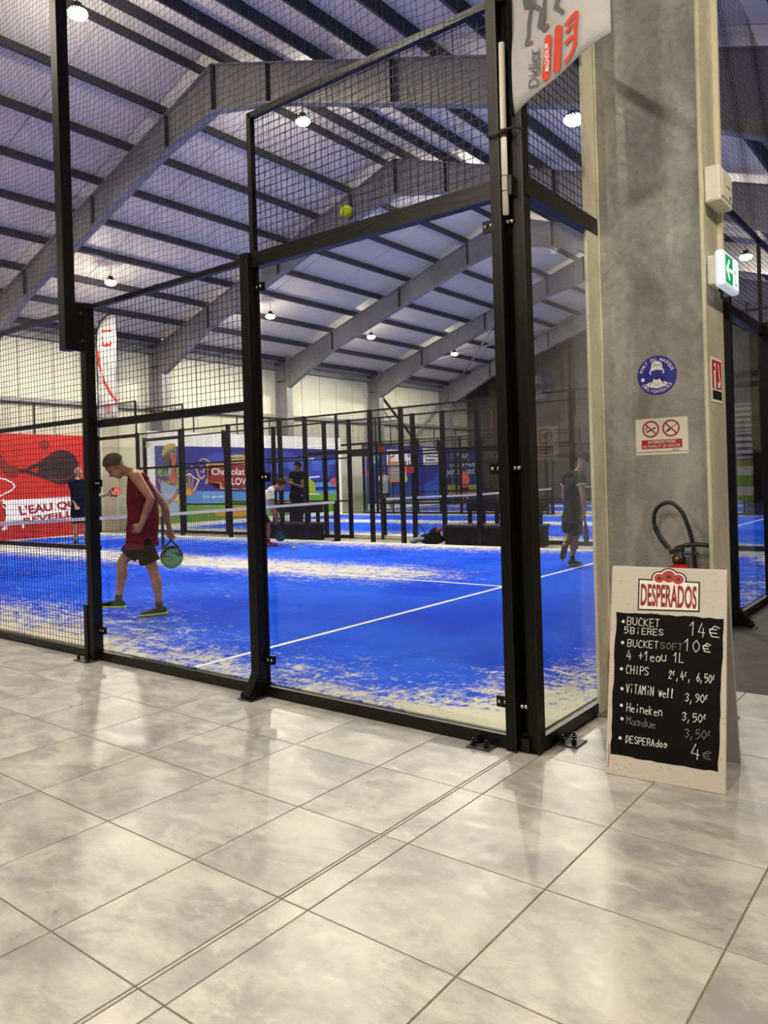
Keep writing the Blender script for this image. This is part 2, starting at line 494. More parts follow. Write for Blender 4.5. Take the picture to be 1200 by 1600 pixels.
# portal frames
def portal(y, label, near=False):
    r = empty('portal_frame', label, 'steel frame', 'portal frames of the hall', (0, y, 0), 'structure')
    # rafters: web + flanges; underside with eaves haunch
    def und(x):
        d = abs(x - RIDGE)
        z = 9.42 - .335 * d
        if d > 8.0: z = 9.42 - .335 * 8.0 - (d - 8.0) * .5
        if d < 1.6: z -= (1.6 - d) * .12
        return z
    for s in (-1, 1):
        xs = [RIDGE + s * d for d in (0, .8, 1.6, 3.5, 5.5, 8.0, 9.3, 10.5)]
        b = bm_()
        for xa, xb in zip(xs[:-1], xs[1:]):
            for (za0, za1, zb0, zb1, hw) in ((und(xa), ztop(xa), und(xb), ztop(xb), .007), (und(xa) - .02, und(xa), und(xb) - .02, und(xb), .11), (ztop(xa) - .02, ztop(xa), ztop(xb) - .02, ztop(xb), .11)):
                vs = [b.verts.new(p) for p in ((xa, -hw, za0), (xb, -hw, zb0), (xb, hw, zb0), (xa, hw, za0), (xa, -hw, za1), (xb, -hw, zb1), (xb, hw, zb1), (xa, hw, za1))]
                for f in ((0, 3, 2, 1), (4, 5, 6, 7), (0, 1, 5, 4), (1, 2, 6, 5), (2, 3, 7, 6), (3, 0, 4, 7)): b.faces.new([vs[k] for k in f])
        obj('rafter', b, BEAM, r)
        b = bm_()
        for d in (.02, 1.6, 4.6, 8.0):
            x = RIDGE + s * d; box(b, x - .008, x + .008, -.1, .1, und(x), ztop(x))
        obj('stiffener', b, PURL if not near else BEAM, r)
        xi = RIDGE + s * 10.52
        b = bm_()
        x0, x1 = (xi - .67, xi) if s < 0 else (xi, xi + .65)
        for xx in (x0, x1): box(b, xx - .012, xx + .012, -.17, .17, 0, ztop(xi) + .1)
        box(b, x0, x1, -.008, .008, 0, ztop(xi) + .1)
        box(b, x0, x1, -.16, .16, 5.8, 5.82)
        if s < 0 or not near: obj('column', b, BEAM, r)
        else: b.free()
        b = bm_()
        if s < 0:
            for k in range(7):
                for q in (-.1, .1): cyl(b, (xi + .01, q, 6.0 + k * .14), (xi + .045, q, 6.0 + k * .14), .022, 6)
            obj('plate_bolt', b, CHROME, r, kind='stuff')
        else: b.free()
    return r
fr_lab = {-5.67: 'grey portal frame over the lobby behind the camera', .63: 'grey portal frame rafter rising from the near galvanised column',
          6.93: 'big grey rafter nearest the top left, over the man in the red vest', 13.23: 'grey portal frame whose left column stands behind the feather flag',
          19.53: 'grey portal frame seen whole through the middle glass pane', 25.83: 'grey portal frame one bay beyond the one in the middle glass pane',
          32.13: 'farthest grey portal frame beside the dark gable wall'}
for y, lb in fr_lab.items():
    if y == .63: portal(.95, lb, True)
    else: portal(y, lb)
# cross bracing at the far bay of the left wall
for a, c in (((-21.3, 25.9, 5.9), (-21.3, 32.0, 1.2)), ((-21.3, 25.9, 1.2), (-21.3, 32.0, 5.9))):
    b = bm_(); bar(b, a, c, .09); o = obj('wall_brace', b, BEAM if a[2] < 2 else BLACK, kind='structure')
for a, c in (((-20.4, 26.0, 6.7), (-14, 32.0, 8.9)), ((-14, 26.0, 8.9), (-20.4, 32.0, 6.7))):
    b = bm_(); bar(b, a, c, .06); o = obj('roof_brace', b, BEAM, kind='structure')

# lamps in place
rows = [(-9.97, 3.55, 9.5, 'brightest round ceiling lamp, top left beside the tall black pole'),
        (-9.76, 8.83, 9.45, 'round ceiling lamp glowing through the wire mesh left of the stuck ball'),
        (-9.72, 15.1, 9.42, 'round ceiling lamp seen just above the glass pane top rail'),
        (-9.42, 20.9, 9.35, 'round ceiling lamp seen through the narrow glass beside the column'),
        (-3.18, 8.22, 7.2, 'bright ceiling lamp seen through mesh just left of the column'),
        (-2.91, 18.61, 7.1, 'ceiling lamp glimpsed through mesh right of the column'),
        (-17.5, 8.91, 7.3, 'round ceiling lamp above the white feather flag'),
        (-17.53, 15.2, 7.28, 'leftmost ceiling lamp seen through the middle glass pane'),
        (-17.52, 20.84, 7.28, 'middle of three small ceiling lamps through the glass pane'),
        (-17.47, 27.07, 7.28, 'rightmost and farthest of three small lamps through the glass pane')]
for x, y, z, lb in rows: lamp(x, y, z, LAMP_W * (1.25 if z > 9 else .8), lb, 'high bay lamps over the courts')
for x, y, z in ((-17.5, 2.9, 7.28), (-9.8, 27.2, 9.4), (-3.0, 13.6, 7.1), (-3.0, 26.5, 7.1)):
    lamp(x, y, z, LAMP_W * (1.2 if z > 9 else .8), 'round ceiling lamp hidden from the photo above the courts', 'high bay lamps over the courts')
for x, y, z in ((-9.9, -3.0, 9.4), (-17.5, -3.2, 7.2), (-3.2, -3.4, 7.1)):
    lamp(x, y, z, LAMP_W * .5, 'round ceiling lamp over the walkway outside the frame', 'high bay lamps over the walkway')
for x, y, z in ((.8, -4.9, 5.6), (3.4, -5.2, 5.6), (4.2, -.5, 5.7), (1.0, -7.0, 5.6), (-2.6, -6.4, 5.8)):  # lamp nearest the column is an unseen addition to brighten its outer flange
    lamp(x, y, z, LOBBY_W * (3.4 if y > -1 else 1.55), 'unseen round lamp lighting the lobby and column from outside the frame', 'lamps over the lobby', (1.0, .87, .7))

# ------------------------------------------------------------------ courts
L, W_ = 19.5, 9.59
ZT = .085
XS = [0, 2, 4, 6, 7.9, 8.75]
def court_turf(y0, label):
    r = empty('court_turf', label, 'artificial turf', 'blue padel court surfaces', (0, y0, 0))
    b = bm_(); box(b, -L, 0, 0, W_, 0.001, ZT); t_ = obj('turf_carpet', b, TURF, r)
    def line(x0, x1, ya, yb):
        b = bm_(); box(b, x0, x1, ya, yb, ZT - .01, ZT + .003); obj('white_line', b, LINEW, r)
    line(-2.825, -2.775, 0.0, W_); line(-L + 2.775, -L + 2.825, 0, W_)
    line(-L + 2.6, -2.6, W_ / 2 - .025, W_ / 2 + .025)
    return r
def net(y0, label):
    r = empty('padel_net', label, 'net', 'court nets', (-9.75, y0, ZT + .003))
    b = bm_(); box(b, -.05, .05, -.02 + .06, .08 + .0, 0, .93); obj('net_post', b, BLACK, r)
    b = bm_(); box(b, -.05, .05, W_ - .08, W_ - .0, 0, .93); box(b, -.09, .09, W_ - .12, W_ - .0, 0, .02); obj('net_post', b, BLACK, r)
    b = bm_()
    def top(y): return .88 + .04 * abs(y - W_ / 2) / (W_ / 2)
    n = 216; h = 20
    for i in range(n + 1):
        y = .08 + (W_ - .16) * i / n; bar(b, (0, y, .01), (0, y, top(y)), .004)
    for k in range(h):
        for i in range(12):
            ya = .08 + (W_ - .16) * i / 12; yb = .08 + (W_ - .16) * (i + 1) / 12
            bar(b, (0, ya, .01 + top(ya) * k / h), (0, yb, .01 + top(yb) * k / h), .004)
    obj('net_mesh', b, NET, r, kind='stuff')
    b = bm_()
    for i in range(12):
        ya = .08 + (W_ - .16) * i / 12; yb = .08 + (W_ - .16) * (i + 1) / 12
        bar(b, (0, ya, top(ya) - .025), (0, yb, top(yb) - .025), .012, .055)
    obj('net_tape', b, mat('net_tape', (212, 212, 208), .8), r)
    b = bm_(); box(b, -.01, .01, W_ / 2 - .025, W_ / 2 + .025, 0, .88); obj('centre_strap', b, NET, r)
    return r

def wires(b, p0, u, w_, z0, z1, cell=.052, r=.0017):
    """welded mesh in the vertical plane through p0 along unit u"""
    p0 = V(p0); u = V(u); n = max(1, round(w_ / cell)); m_ = max(1, round((z1 - z0) / cell))
    for i in range(1, n):
        p = p0 + u * (w_ * i / n); bar(b, p + V((0, 0, z0)), p + V((0, 0, z1)), r * 2)
    for k in range(1, m_):
        z = z0 + (z1 - z0) * k / m_
        bar(b, p0 + V((0, 0, z)), p0 + u * w_ + V((0, 0, z)), r * 2)

def cage(y0, label, detail=False, wall_print=None):
    r = empty('court_enclosure', label, 'court enclosure', 'steel and glass court enclosures', (0, y0, 0))
    def post(x0, x1, ya, yb, z1, z0=0.0): 
        b = bm_(); box(b, x0, x1, ya, yb, z0, z1); return obj('post', b, BLACK, r, bevel=.003 if detail else 0)
    def rail(a, c, wx, wz):
        b = bm_(); bar(b, a, c, wx, wz); return obj('rail', b, BLACK2, r)
    def pane(a, c, z0, z1):
        b = bm_(); a = V(a); c = V(c)
        vs = [b.verts.new(p) for p in (a + V((0, 0, z0)), c + V((0, 0, z0)), c + V((0, 0, z1)), a + V((0, 0, z1)))]
        b.faces.new(vs); 
        me = bpy.data.meshes.new('glass_pane'); b.to_mesh(me); b.free(); me.materials.append(GLASS)
        o = bpy.data.objects.new('glass_pane', me); COL.objects.link(o); o.parent = r
        md = o.modifiers.new('t', 'SOLIDIFY'); md.thickness = .010; md.offset = 0
        return o
    def mesh(p0, u, w_, z0, z1, cell=.052):
        b = bm_(); wires(b, p0, u, w_, z0, z1, cell, .0017 if detail else .0016)
        return obj('wire_mesh', b, WIRE, r, kind='stuff')
    # posts and infill of the two long sides
    for side in (0, 1):
        Y = 0.0 if side == 0 else W_
        out = -1 if side == 0 else 1
        fine = detail and side == 0
        for end in (0, 1):
            X = [-(x if end == 0 else L - x) for x in XS]
            sg = -1 if end == 0 else 1
            for i, x in enumerate(X):
                if i == 0: continue
                if fine and end == 0 and i in (1, 2): continue
                h = 3.03 if i > 1 else 3.05
                ya, yb = sorted((Y, Y + out * .09)); post(x - .04, x + .04, ya, yb, h)
                if i == 2:
                    ya, yb = sorted((Y + out * .09, Y + out * .16))
                    b = bm_(); box(b, x - .045, x + .045, ya, yb, 2.55, 3.05); obj('bracket', b, BLACK, r)
                    if not fine:
                        pass
            # glass panels
            e = .055
            pane((X[0] + sg * .03, Y, 0), (X[1] - sg * e, Y, 0), .075, 2.93)
            pane((X[1] + sg * e, Y, 0), (X[2] - sg * e, Y, 0), .075, 1.97)
            mesh(V((min(X[0], X[1]), Y, 0)), (1, 0, 0), 2.0, 3.05, 4.0)
            mesh(V((min(X[1], X[2]), Y, 0)), (1, 0, 0), 2.0, 2.03, 2.98)
            rail((X[0], Y + out * .03, 2.98), (X[1], Y + out * .03, 2.98), .06, .1)
            rail((X[0], Y + out * .02, 3.98), (X[1], Y + out * .02, 3.98), .04, .04)
            rail((X[1], Y + out * .02, 3.0), (X[1], Y + out * .02, 4.0), .04, .04)
            rail((X[1], Y + out * .02, 2.0), (X[2], Y + out * .02, 2.0), .05, .06)
            rail((X[1], Y + out * .02, 3.0), (X[2], Y + out * .02, 3.0), .04, .04)
            rail((X[0], Y + out * .02, .04), (X[2], Y + out * .02, .04), .05, .07)
            for a_, c_ in zip(X[2:-1], X[3:]):
                mesh(V((min(a_, c_), Y, 0)), (1, 0, 0), abs(a_ - c_), .07, 3.0)
                rail((a_, Y + out * .02, 3.0), (c_, Y + out * .02, 3.0), .04, .04)
                rail((a_, Y + out * .02, 2.05), (c_, Y + out * .02, 2.05), .03, .04)
                rail((a_, Y + out * .02, .95), (c_, Y + out * .02, .95), .03, .04)
                rail((a_, Y + out * .02, .04), (c_, Y + out * .02, .04), .04, .06)
        xa, xb = -8.75, -L + 8.75
        rail((xa, Y + out * .02, 2.12), (xb, Y + out * .02, 2.12), .05, .09)
        rail((xa, Y + out * .02, 3.0), (xb, Y + out * .02, 3.0), .04, .04)
        mesh(V((xb, Y, 0)), (1, 0, 0), xa - xb, 2.16, 2.98)
        rail((-9.75, Y + out * .04, 0), (-9.75, Y + out * .04, 3.0), .05, .05)
    # end walls
    YS = [0, 2, 3.98, 5.61, 7.59, W_]
    for end in (0, 1):
        X = 0.0 if end == 0 else -L
        out = 1 if end == 0 else -1
        for i, y in enumerate(YS):
            if detail and end == 0 and i == 0: continue
            xa, xb = sorted((X, X + out * .1)); post(xa, xb, y - .04, y + .04, 3.06)
        for ya, yb in zip(YS[:-1], YS[1:]):
            pane((X, ya + .05, 0), (X, yb - .05, 0), .075, 2.93)
            mesh(V((X, ya, 0)), (0, 1, 0), yb - ya, 3.05, 4.0)
        rail((X + out * .03, 0, 2.98), (X + out * .03, W_, 2.98), .06, .1)
        rail((X + out * .02, 0, 3.98), (X + out * .02, W_, 3.98), .04, .04)
        for y in YS[1:]: rail((X + out * .02, y, 3.0), (X + out * .02, y, 4.0), .035, .035)
        rail((X + out * .02, 0, .04), (X + out * .02, W_, .04), .05, .07)
    return r

court_turf(0, 'blue court surface nearest the camera, dusted with pale sand by the glass')
court_turf(11.3, 'blue court surface beyond the bench, behind the first court')
court_turf(22.6, 'farthest blue court surface, a thin strip beneath the dark blue wall')
net(0, 'net of the nearest court, white tape right behind the man in the red vest')
net(11.3, 'net of the middle court, tape seen beyond the black bench')
net(22.6, 'net of the farthest court by the dark blue wall')
E1 = cage(0, 'black steel, glass and mesh enclosure of the nearest court', True)
cage(11.3, 'black enclosure of the middle court, beyond the bench and bags')
cage(22.6, 'black enclosure of the farthest court, in front of the dark blue wall')

# near corner and near posts of court 1, with their fittings
def part(name, m, parent, *boxes, bevel=.0):
    b = bm_()
    for q in boxes: box(b, *q)
    return obj(name, b, m, parent, bevel=bevel)
part('post', BLACK, E1, (-.125, -.06, -.065, 0, 0, 6.3), bevel=.004)
part('post', BLACK, E1, (-.02, .05, -.02, .05, 0, 6.3), bevel=.004)
part('corner_spine', BLACK, E1, (-.06, -.02, -.005, .03, 0, 6.3))
part('post_flange', BLACK2, E1, (-.066, -.058, -.075, -.065, 0, 6.3), (.044, .052, -.03, -.02, 0, 6.3))
part('post', BLACK, E1, (-2.065, -1.985, -.1, 0, 0, 3.03), (-1.99, -1.975, -.02, .0, .06, 2.95), bevel=.003)
part('post', BLACK, E1, (-4.10, -4.02, -.09, 0, 0, 3.03), (-4.15, -4.10, -.1, -.05, 0, .47), bevel=.003)
o = part('tall_pole', BLACK, E1, (-4.15, -4.05, -.25, -.15, 2.62, 6.6), bevel=.003)
part('bracket', BLACK, E1, (-4.08, -4.07, -.16, 0, 2.62, 3.02), (-4.05, -4.04, -.16, 0, 2.62, 3.02))
b = bm_()
for x, y, z in ((-4.035, -.12, 2.93), (-4.035, -.11, 2.7)): cyl(b, (x - .01, y, z), (x + .012, y, z), .013, 8)
obj('bolt', b, CHROME, E1)
# plates at the posts' feet
for (x0, x1, y0, y1), bolts in (((-2.10, -1.96, -.2, .0), ((-2.08, -.17), (-1.98, -.17), (-1.97, -.03))), ((-4.2, -3.99, -.18, .02), ((-4.18, -.14), (-4.02, -.15), (-4.16, -.02))),
                                ((-.33, -.19, -.14, -.04), ((-.30, -.11), (-.22, -.11), (-.30, -.06))), ((.055, .17, .16, .30), ((.08, .19), (.14, .2), (.11, .27))),
                                ((0, .24, 3.9, 4.06), ((.2, 3.93), (.2, 4.03)))):
    fp = part('foot_plate', mat('foot_plate_grey', (70, 70, 70), .5, .5), E1, (x0, x1, y0, y1, 0, .008))
    for bx_, by_ in bolts:
        b = bm_(); cyl(b, (bx_, by_, .008), (bx_, by_, .035), .014, 8); cyl(b, (bx_, by_, .03), (bx_, by_, .05), .007, 8); obj('bolt', b, BLACK, fp)
def gusset(pts, t0, t1, axis):
    b = bm_(); A = []; B_ = []
    for u_, z in pts:
        A.append(b.verts.new((t0, u_, z) if axis == 0 else (u_, t0, z))); B_.append(b.verts.new((t1, u_, z) if axis == 0 else (u_, t1, z)))
    b.faces.new(A); b.faces.new(B_[::-1])
    for i in range(len(pts)):
        j = (i + 1) % len(pts); b.faces.new((A[i], A[j], B_[j], B_[i]))
    return obj('gusset', b, BLACK, E1)
gusset([(-.09, .0), (-.19, .0), (-.185, .03), (-.09, .19)], -2.06, -1.99, 0)
gusset([(.10, .0), (.22, .0), (.22, .02), (.10, .17)], 3.95, 4.03, 1)
# glass clamps with two bolts
def clamp(x, y, z, axis, sgn):
    b = bm_()
    if axis == 'x': box(b, min(x, x + sgn * .075), max(x, x + sgn * .075), y - .03, y - .006, z - .03, z + .03)
    else: box(b, x + .006, x + .03, min(y, y + sgn * .075), max(y, y + sgn * .075), z - .03, z + .03)
    c = obj('clamp', b, BLACK, E1)
    for k in (.02, .055):
        b = bm_()
        if axis == 'x': ellipsoid(b, (x + sgn * k, y - .033, z), (.011, 0, 0), (0, .008, 0), (0, 0, .011), 10, 6)
        else: ellipsoid(b, (x + .033, y + sgn * k, z), (.011, 0, 0), (0, .008, 0), (0, 0, .011), 10, 6)
        obj('bolt', b, CHROME, c, True)
for z in (.25, 1.5, 2.8):
    clamp(-1.99, 0, z, 'x', 1); clamp(-.115, -.01, z, 'x', -1)
for z in (.25, 1.5): clamp(-4.03, 0, z, 'x', 1)
for z in (.24, 1.5, 2.8):
    for x, y in ((-.052, -.035), (-.03, -.028)):
        b = bm_(); ellipsoid(b, (x + .01, y, z), (.013, 0, 0), (0, .011, 0), (0, 0, .013), 10, 6); obj('corner_bolt', b, CHROME, E1, True)
# rope net above the fence, hanging from a line along the near side
def ropenet(x0, x1, y, z0, z1, label, axis=0):
    b = bm_(); c = .05; n = int((x1 - x0) / c); h = int((z1 - z0) / c)
    def P(i, k):
        a = x0 + i * c + .012 * math.sin(i * 1.7 + k * .5) + .01 * math.sin(k * .23 + i * .11)
        zz = z0 + k * c + .03 * math.sin(i * .045) + .008 * math.sin(i * .9 + k * 1.3)
        q = y + .02 * math.sin(i * .2 + k * .13)
        return V((a, q, zz)) if axis == 0 else V((q, a, zz))
    for i in range(n + 1):
        tube(b, [P(i, k) for k in range(h + 1)], .0016, 3, False)
    for k in range(h + 1):
        tube(b, [P(i, k) for i in range(n + 1)], .0016, 3, False)
    o = obj('ball_stop_net', b, NET, kind='stuff'); tag(o, label, 'net', 'twine nets above the fences')
    return o
ropenet(-9.0, -.15, -.11, 3.0, 6.4, 'fine black twine netting hanging above the near long side fence')
ropenet(.1, 9.5, .0, 4.03, 6.4, 'fine black twine netting above the end wall behind the column', 1)
# white plastic pipe strapped to the corner posts
r = empty('plastic_pipe', 'thin white plastic pipe strapped upright to the black corner posts', 'pipe', None, (-.04, -.055, 2.83))
b = bm_(); tube(b, [(0, 0, 0), (0, 0, .42), (.004, 0, .9)], .017, 12); obj('pipe', b, WPLAST, r, True)
for z in (.12, .2): 
    b = bm_(); cyl(b, (0, 0, z), (0, 0, z + .006), .0178, 12); obj('pipe_mark', b, GREYP, r)
b = bm_(); tube(b, [(-.09, -.02, .43), (-.02, -.03, .42), (.02, -.03, .43), (.06, -.01, .44), (.10, .02, .43)], .006, 6); cyl(b, (0, 0, .405), (0, 0, .445), .021, 12); obj('cable_tie', b, mat('brown_tie', (54, 38, 26), .7), r)

# feather flags with the red 113 print
def feather(name, label, loc, ux, bottom_rise, W2, H2, side):
    """flag cloth in the local x-z plane, pole edge at x=0; ux: world direction of local +x"""
    r = empty(name, label, 'flag', 'white feather flags with a red print', loc)
    ux = V(ux).normalized(); nn = V((0, 0, 1)).cross(ux)      # toward the viewer side
    if nn.dot(CAM - V(loc)) < 0: nn = -nn
    b = bm_(); ny, nx = 28, 10
    g = {}
    for j in range(ny + 1):
        for i in range(nx + 1):
            a = i / nx; t_ = j / ny
            zb = bottom_rise * a; zt_ = H2 - .55 * (1 - min(1, a * 1.15)) ** 2.2 if side == 'top' else H2
            z = zb + (zt_ - zb) * t_
            wv = .02 * math.sin(z * 3 + a * 3) * (.3 + a) + .012 * math.sin(z * 9 + a * 7)
            g[i, j] = b.verts.new(ux * (W2 * a * (1 - .03 * math.sin(z * 2))) + V((0, 0, z)) + nn * wv)
    for j in range(ny):
        for i in range(nx): b.faces.new((g[i, j], g[i + 1, j], g[i + 1, j + 1], g[i, j + 1]))
    o = obj('cloth', b, m_cloth('flag_cloth', (186, 185, 187), (172, 171, 174), .8, 3), r, True)
    md = o.modifiers.new('s', 'SOLIDIFY'); md.thickness = .003
    def F(a, z, lay=1):
        k = a / W2
        wv = .02 * math.sin(z * 3 + k * 3) * (.3 + k) + .012 * math.sin(z * 9 + k * 7)
        return ux * a + V((0, 0, z)) + nn * (wv + .006 + lay * .002)
    return r, F
# near flag
fl, F = feather('feather_flag', 'large white flag with upright orange 113 print hanging at the top of the corner post', (.058, -.12, 3.30), (1, .12, 0), .27, .50, 1.9, 'none')
def capsule(F, x0, z0, x1, z1, r_, lay=1, n=9):
    d = V((x1 - x0, z1 - z0)).normalized(); p = V((-d.y, d.x)); out = []
    for (cx, cz), s in (((x1, z1), 1), ((x0, z0), -1)):
        for i in range(n + 1):
            a = -PI / 2 + PI * i / n
            q = V((cx, cz)) + (d * math.cos(a) * s + p * math.sin(a) * -s) * r_
            out.append(F(q.x, q.y, lay))
    return out
def fl_(px, py):
    p = at(px, py, 1, -.14) - V(fl.location); return p.x, p.z
def flp(*q): return [fl_(*k) for k in q]
a0, c0 = fl_(824, 138); a1, c1 = fl_(837, 70)
text_on('print', 'Didier', F, a0, a1, c0, c1, GREYP, fl, 1, .01, rot=90)
flat_obj('print', ribs(F, flp((840, 112), (839, 92), (838, 72)), .006), GREYP, fl)
for q0_, q1_ in (((849, 117), (852, 56)), ((865, 103), (868, 41))):
    (xa, za), (xb, zb) = fl_(*q0_), fl_(*q1_); flat_obj('print', [capsule(F, xa, za, xb, zb, .019)], ORANGE, fl)
a0, c0 = fl_(848, 110); a1, c1 = fl_(853, 64)
text_on('print', 'MAGNESIUM', F, a0, a1, c0, c1, WHITE, fl, 5, .01, rot=90)
flat_obj('print', ribs(F, flp((879, 91), (888, 78), (893, 62), (893, 50), (887, 54), (879, 63)), .019) + ribs(F, flp((893, 62), (894, 40), (895, 30), (888, 36), (880, 46)), .016) + ribs(F, flp((894, 40), (895, 12), (889, 20), (880, 34)), .019), ORANGE, fl)
def runner(F, x, z, s, m, par, lay=1, flip=1):
    P = lambda pts, w_: ribs(F, [(x + flip * a * s, z + c * s) for a, c in pts], w_ * s, lay)
    polys = P([(.02, .98), (.0, .62)], .14) + P([(.0, .62), (.18, .45), (.12, .22), (.22, .12)], .07) + P([(0, .6), (-.06, .35), (-.08, .12), (-.12, .0), (-.02, .0)], .055) + P([(.02, .9), (.15, .78), (.24, .9)], .07) + P([(0, .9), (-.12, .75), (-.1, .6)], .07)
    polys.append(circle(lambda a, c, l=1: F(x + flip * a * s, z + c * s, lay), .05, 1.14, .09, lay, 12))
    return flat_obj('print', polys, m, par)
a0, c0 = fl_(826, 63); runner(F, a0 + .01, c0, .30, GREYP, fl); a0, c0 = fl_(848, 38); runner(F, a0 + .02, c0, .32, GREYP, fl)
b = bm_(); tube(b, [(-.01, 0, .0), (-.01, 0, 1.9), (.0, 0, 3.0)], .014, 8); obj('flag_pole', b, BLACK, fl, True)
# far flag
p0 = at(155, 655, 1, 9.9)
fl2, F2 = feather('feather_flag', 'slim white feather flag with red stripe, far left beyond the upper mesh', (p0.x, 9.9, 3.62), (.85, .5, 0), .0, .62, 3.28, 'top')
text_on('print', '113', F2, .16, .50, 2.28, 2.82, mat('flag_red', (196, 40, 30), .7), fl2, 1, .03, rot=-90)
flat_obj('print', ribs(F2, [(.02, 2.15), (.06, 1.7), (.2, 1.2), (.4, .8), (.6, .55)], .075), MATS['flag_red'], fl2)
text_on('print', 'B', F2, .24, .42, .2, .5, mat('flag_pink', (200, 110, 110), .7), fl2, 1, .03)
b = bm_(); tube(b, [(-.02, -.02, -3.62), (-.02, 0, 1.5), (0, 0, 2.7), (.12, .07, 3.12), (.35, .2, 3.3), (.52, .3, 3.32)], .02, 8); obj('flag_pole', b, BLACK, fl2, True)

# ------------------------------------------------------------------ banners
# red one covers the far end wall of court 1 (plane x = -19.4)
BX = -19.40
rb = empty('wall_banner', 'huge red banner with black racket and ball across the nearest court end', 'banner', None, (BX, 5, ZT))
b = bm_(); box(b, -.02, 0, -4.6, 4.5, 0, 2.98); o = obj('banner_sheet', b, RED, rb)
def RB(cx, cy, lay=1):
    p = at(cx / 6.667, 640 + cy / 6.667, 0, BX); return V((.002 * lay + .001, p.y - 5, p.z - ZT))
flat_obj('print', [[RB(-400, 970), RB(40, 945), RB(760, 905), RB(900, 897), RB(900, 1150), RB(760, 1160), RB(-400, 1240)]], WHITE, rb)
flat_obj('print', [[RB(*q, 2) for q in ((-400, 980), (30, 950), (50, 1020), (40, 1060), (70, 1100), (60, 1150), (40, 1190), (-400, 1200))]], RED, rb)
RBF = lambda a, c, lay=1: RB(a, c, lay)
flat_obj('print', [circle(lambda a, c, lay=1: RB(a, c, lay), 465, 368, 52, 2)], mat('banner_ball', (120, 24, 24), .6), rb)
flat_obj('print', [circle(RBF, 640, 600, 180, 2, 36, 180), [RB(*q, 2) for q in ((500, 480), (380, 560), (260, 618), (200, 615), (200, 660), (280, 662), (400, 700), (500, 740))]], mat('banner_racket', (42, 8, 16), .6), rb)
flat_obj('print', [[RB(*q, 3) for q in ((300, 635), (400, 600), (392, 660))]], RED, rb)
flat_obj('print', [circle(RBF, 590, 580, 62, 3, 24, 52)], mat('banner_racket_eye', (20, 6, 12), .6), rb)
flat_obj('print', ribs(RBF, [(520, 715), (600, 735), (700, 720), (780, 660)], 9, 3), mat('banner_racket_line', (130, 50, 50), .6), rb)
flat_obj('print', [circle(RBF, 120, 640, 88, 2, 20, 62), [RB(*q, 2) for q in ((100, 590), (30, 500), (-60, 380), (-120, 430), (-40, 560), (60, 690))]], mat('banner_hand', (120, 20, 18), .6), rb)
flat_obj('print', ribs(RBF, [(-60, 700), (60, 728), (130, 765), (155, 800), (120, 840), (-60, 930)], 14, 2), WHITE, rb)
# white player silhouette
flat_obj('print', [circle(RBF, 45, 1000, 24, 3, 14)] + ribs(RBF, [(75, 960), (60, 1010), (85, 1090), (60, 1190), (55, 1235), (30, 1250)], 34, 3) + ribs(RBF, [(85, 1090), (120, 1130), (170, 1170), (240, 1180), (240, 1225)], 30, 3) + ribs(RBF, [(60, 1020), (30, 980), (35, 935)], 18, 3), WHITE, rb)
bt = mat('banner_text_red', (150, 16, 30), .6)
def rbtext(s, q, bold=.035):
    (ax, ay), (bx, by), (cx_, cy_), (dx, dy) = q   # bl, br, tr, tl
    ps, bb = text_polys(s, bold)
    def tr(p):
        a = (p.x - bb[0]) / (bb[1] - bb[0]); c = (p.y - bb[2]) / (bb[3] - bb[2])
        X = (ax * (1 - a) + bx * a) * (1 - c) + (dx * (1 - a) + cx_ * a) * c
        Y = (ay * (1 - a) + by * a) * (1 - c) + (dy * (1 - a) + cy_ * a) * c
        return RB(X, Y, 2)
    flat_obj('print', [[tr(p) for p in f] for f in ps], bt, rb, stack=False)
rbtext("L'EAU QUI", ((215, 1120), (830, 1020), (830, 935), (190, 1005)))
rbtext("REVEILLE", ((245, 1185), (830, 1110), (830, 1035), (240, 1130)))

# chocolate mural on the far end of court 2 (plane x = -19.4, y 11.3 .. 20.9)
mu = empty('wall_mural', 'wide colourful chocolate advertisement mural over the end of the middle court', 'mural', None, (BX, 11.3, ZT))
b = bm_(); box(b, -.02, 0, .0, 9.6, 0, 3.2); obj('mural_sheet', b, mat('mural_white', (226, 226, 226), .6), mu)
F = frame((0, 0, 0), (0, 1, 0), (0, 0, 1), (1, 0, 0), .002)
def rectp(F, x0, x1, y0, y1, lay): return [F(x0, y0, lay), F(x1, y0, lay), F(x1, y1, lay), F(x0, y1, lay)]
mb = mat('mural_blue', (26, 34, 128), .6)
flat_obj('print', [rectp(F, .28, 9.35, .12, 2.72, 1)], mb, mu)
flat_obj('print', [circle(F, 3.3, 2.2, 1.0, 2, 20, .34), circle(F, 4.6, 2.2, .7, 2, 20, .3), circle(F, 6.3, 2.25, .8, 2, 20, .3), circle(F, 8.1, 1.9, .9, 2, 20, .45), circle(F, 6.9, 1.5, .5, 2, 20, .5)], mat('mural_cloud_blue', (44, 64, 164), .6), mu)
flat_obj('print', [rectp(F, .28, 9.35, .72, 1.02, 2)], mat('mural_sea', (70, 140, 200), .6), mu)
flat_obj('print', [[F(*q, 3) for q in ((.28, .12), (9.35, .12), (9.35, .82), (7.8, .95), (6.5, .7), (5.2, .78), (3.6, .82), (2.6, .7), (.28, .8))]], mat('mural_green', (96, 150, 40), .6), mu)
flat_obj('print', [circle(F, 4.0, .38, 1.3, 4, 24, .17), circle(F, 6.4, .5, .9, 4, 20, .16)], mat('mural_orange', (220, 150, 40), .6), mu)
lf = []
rr = random.Random(3)
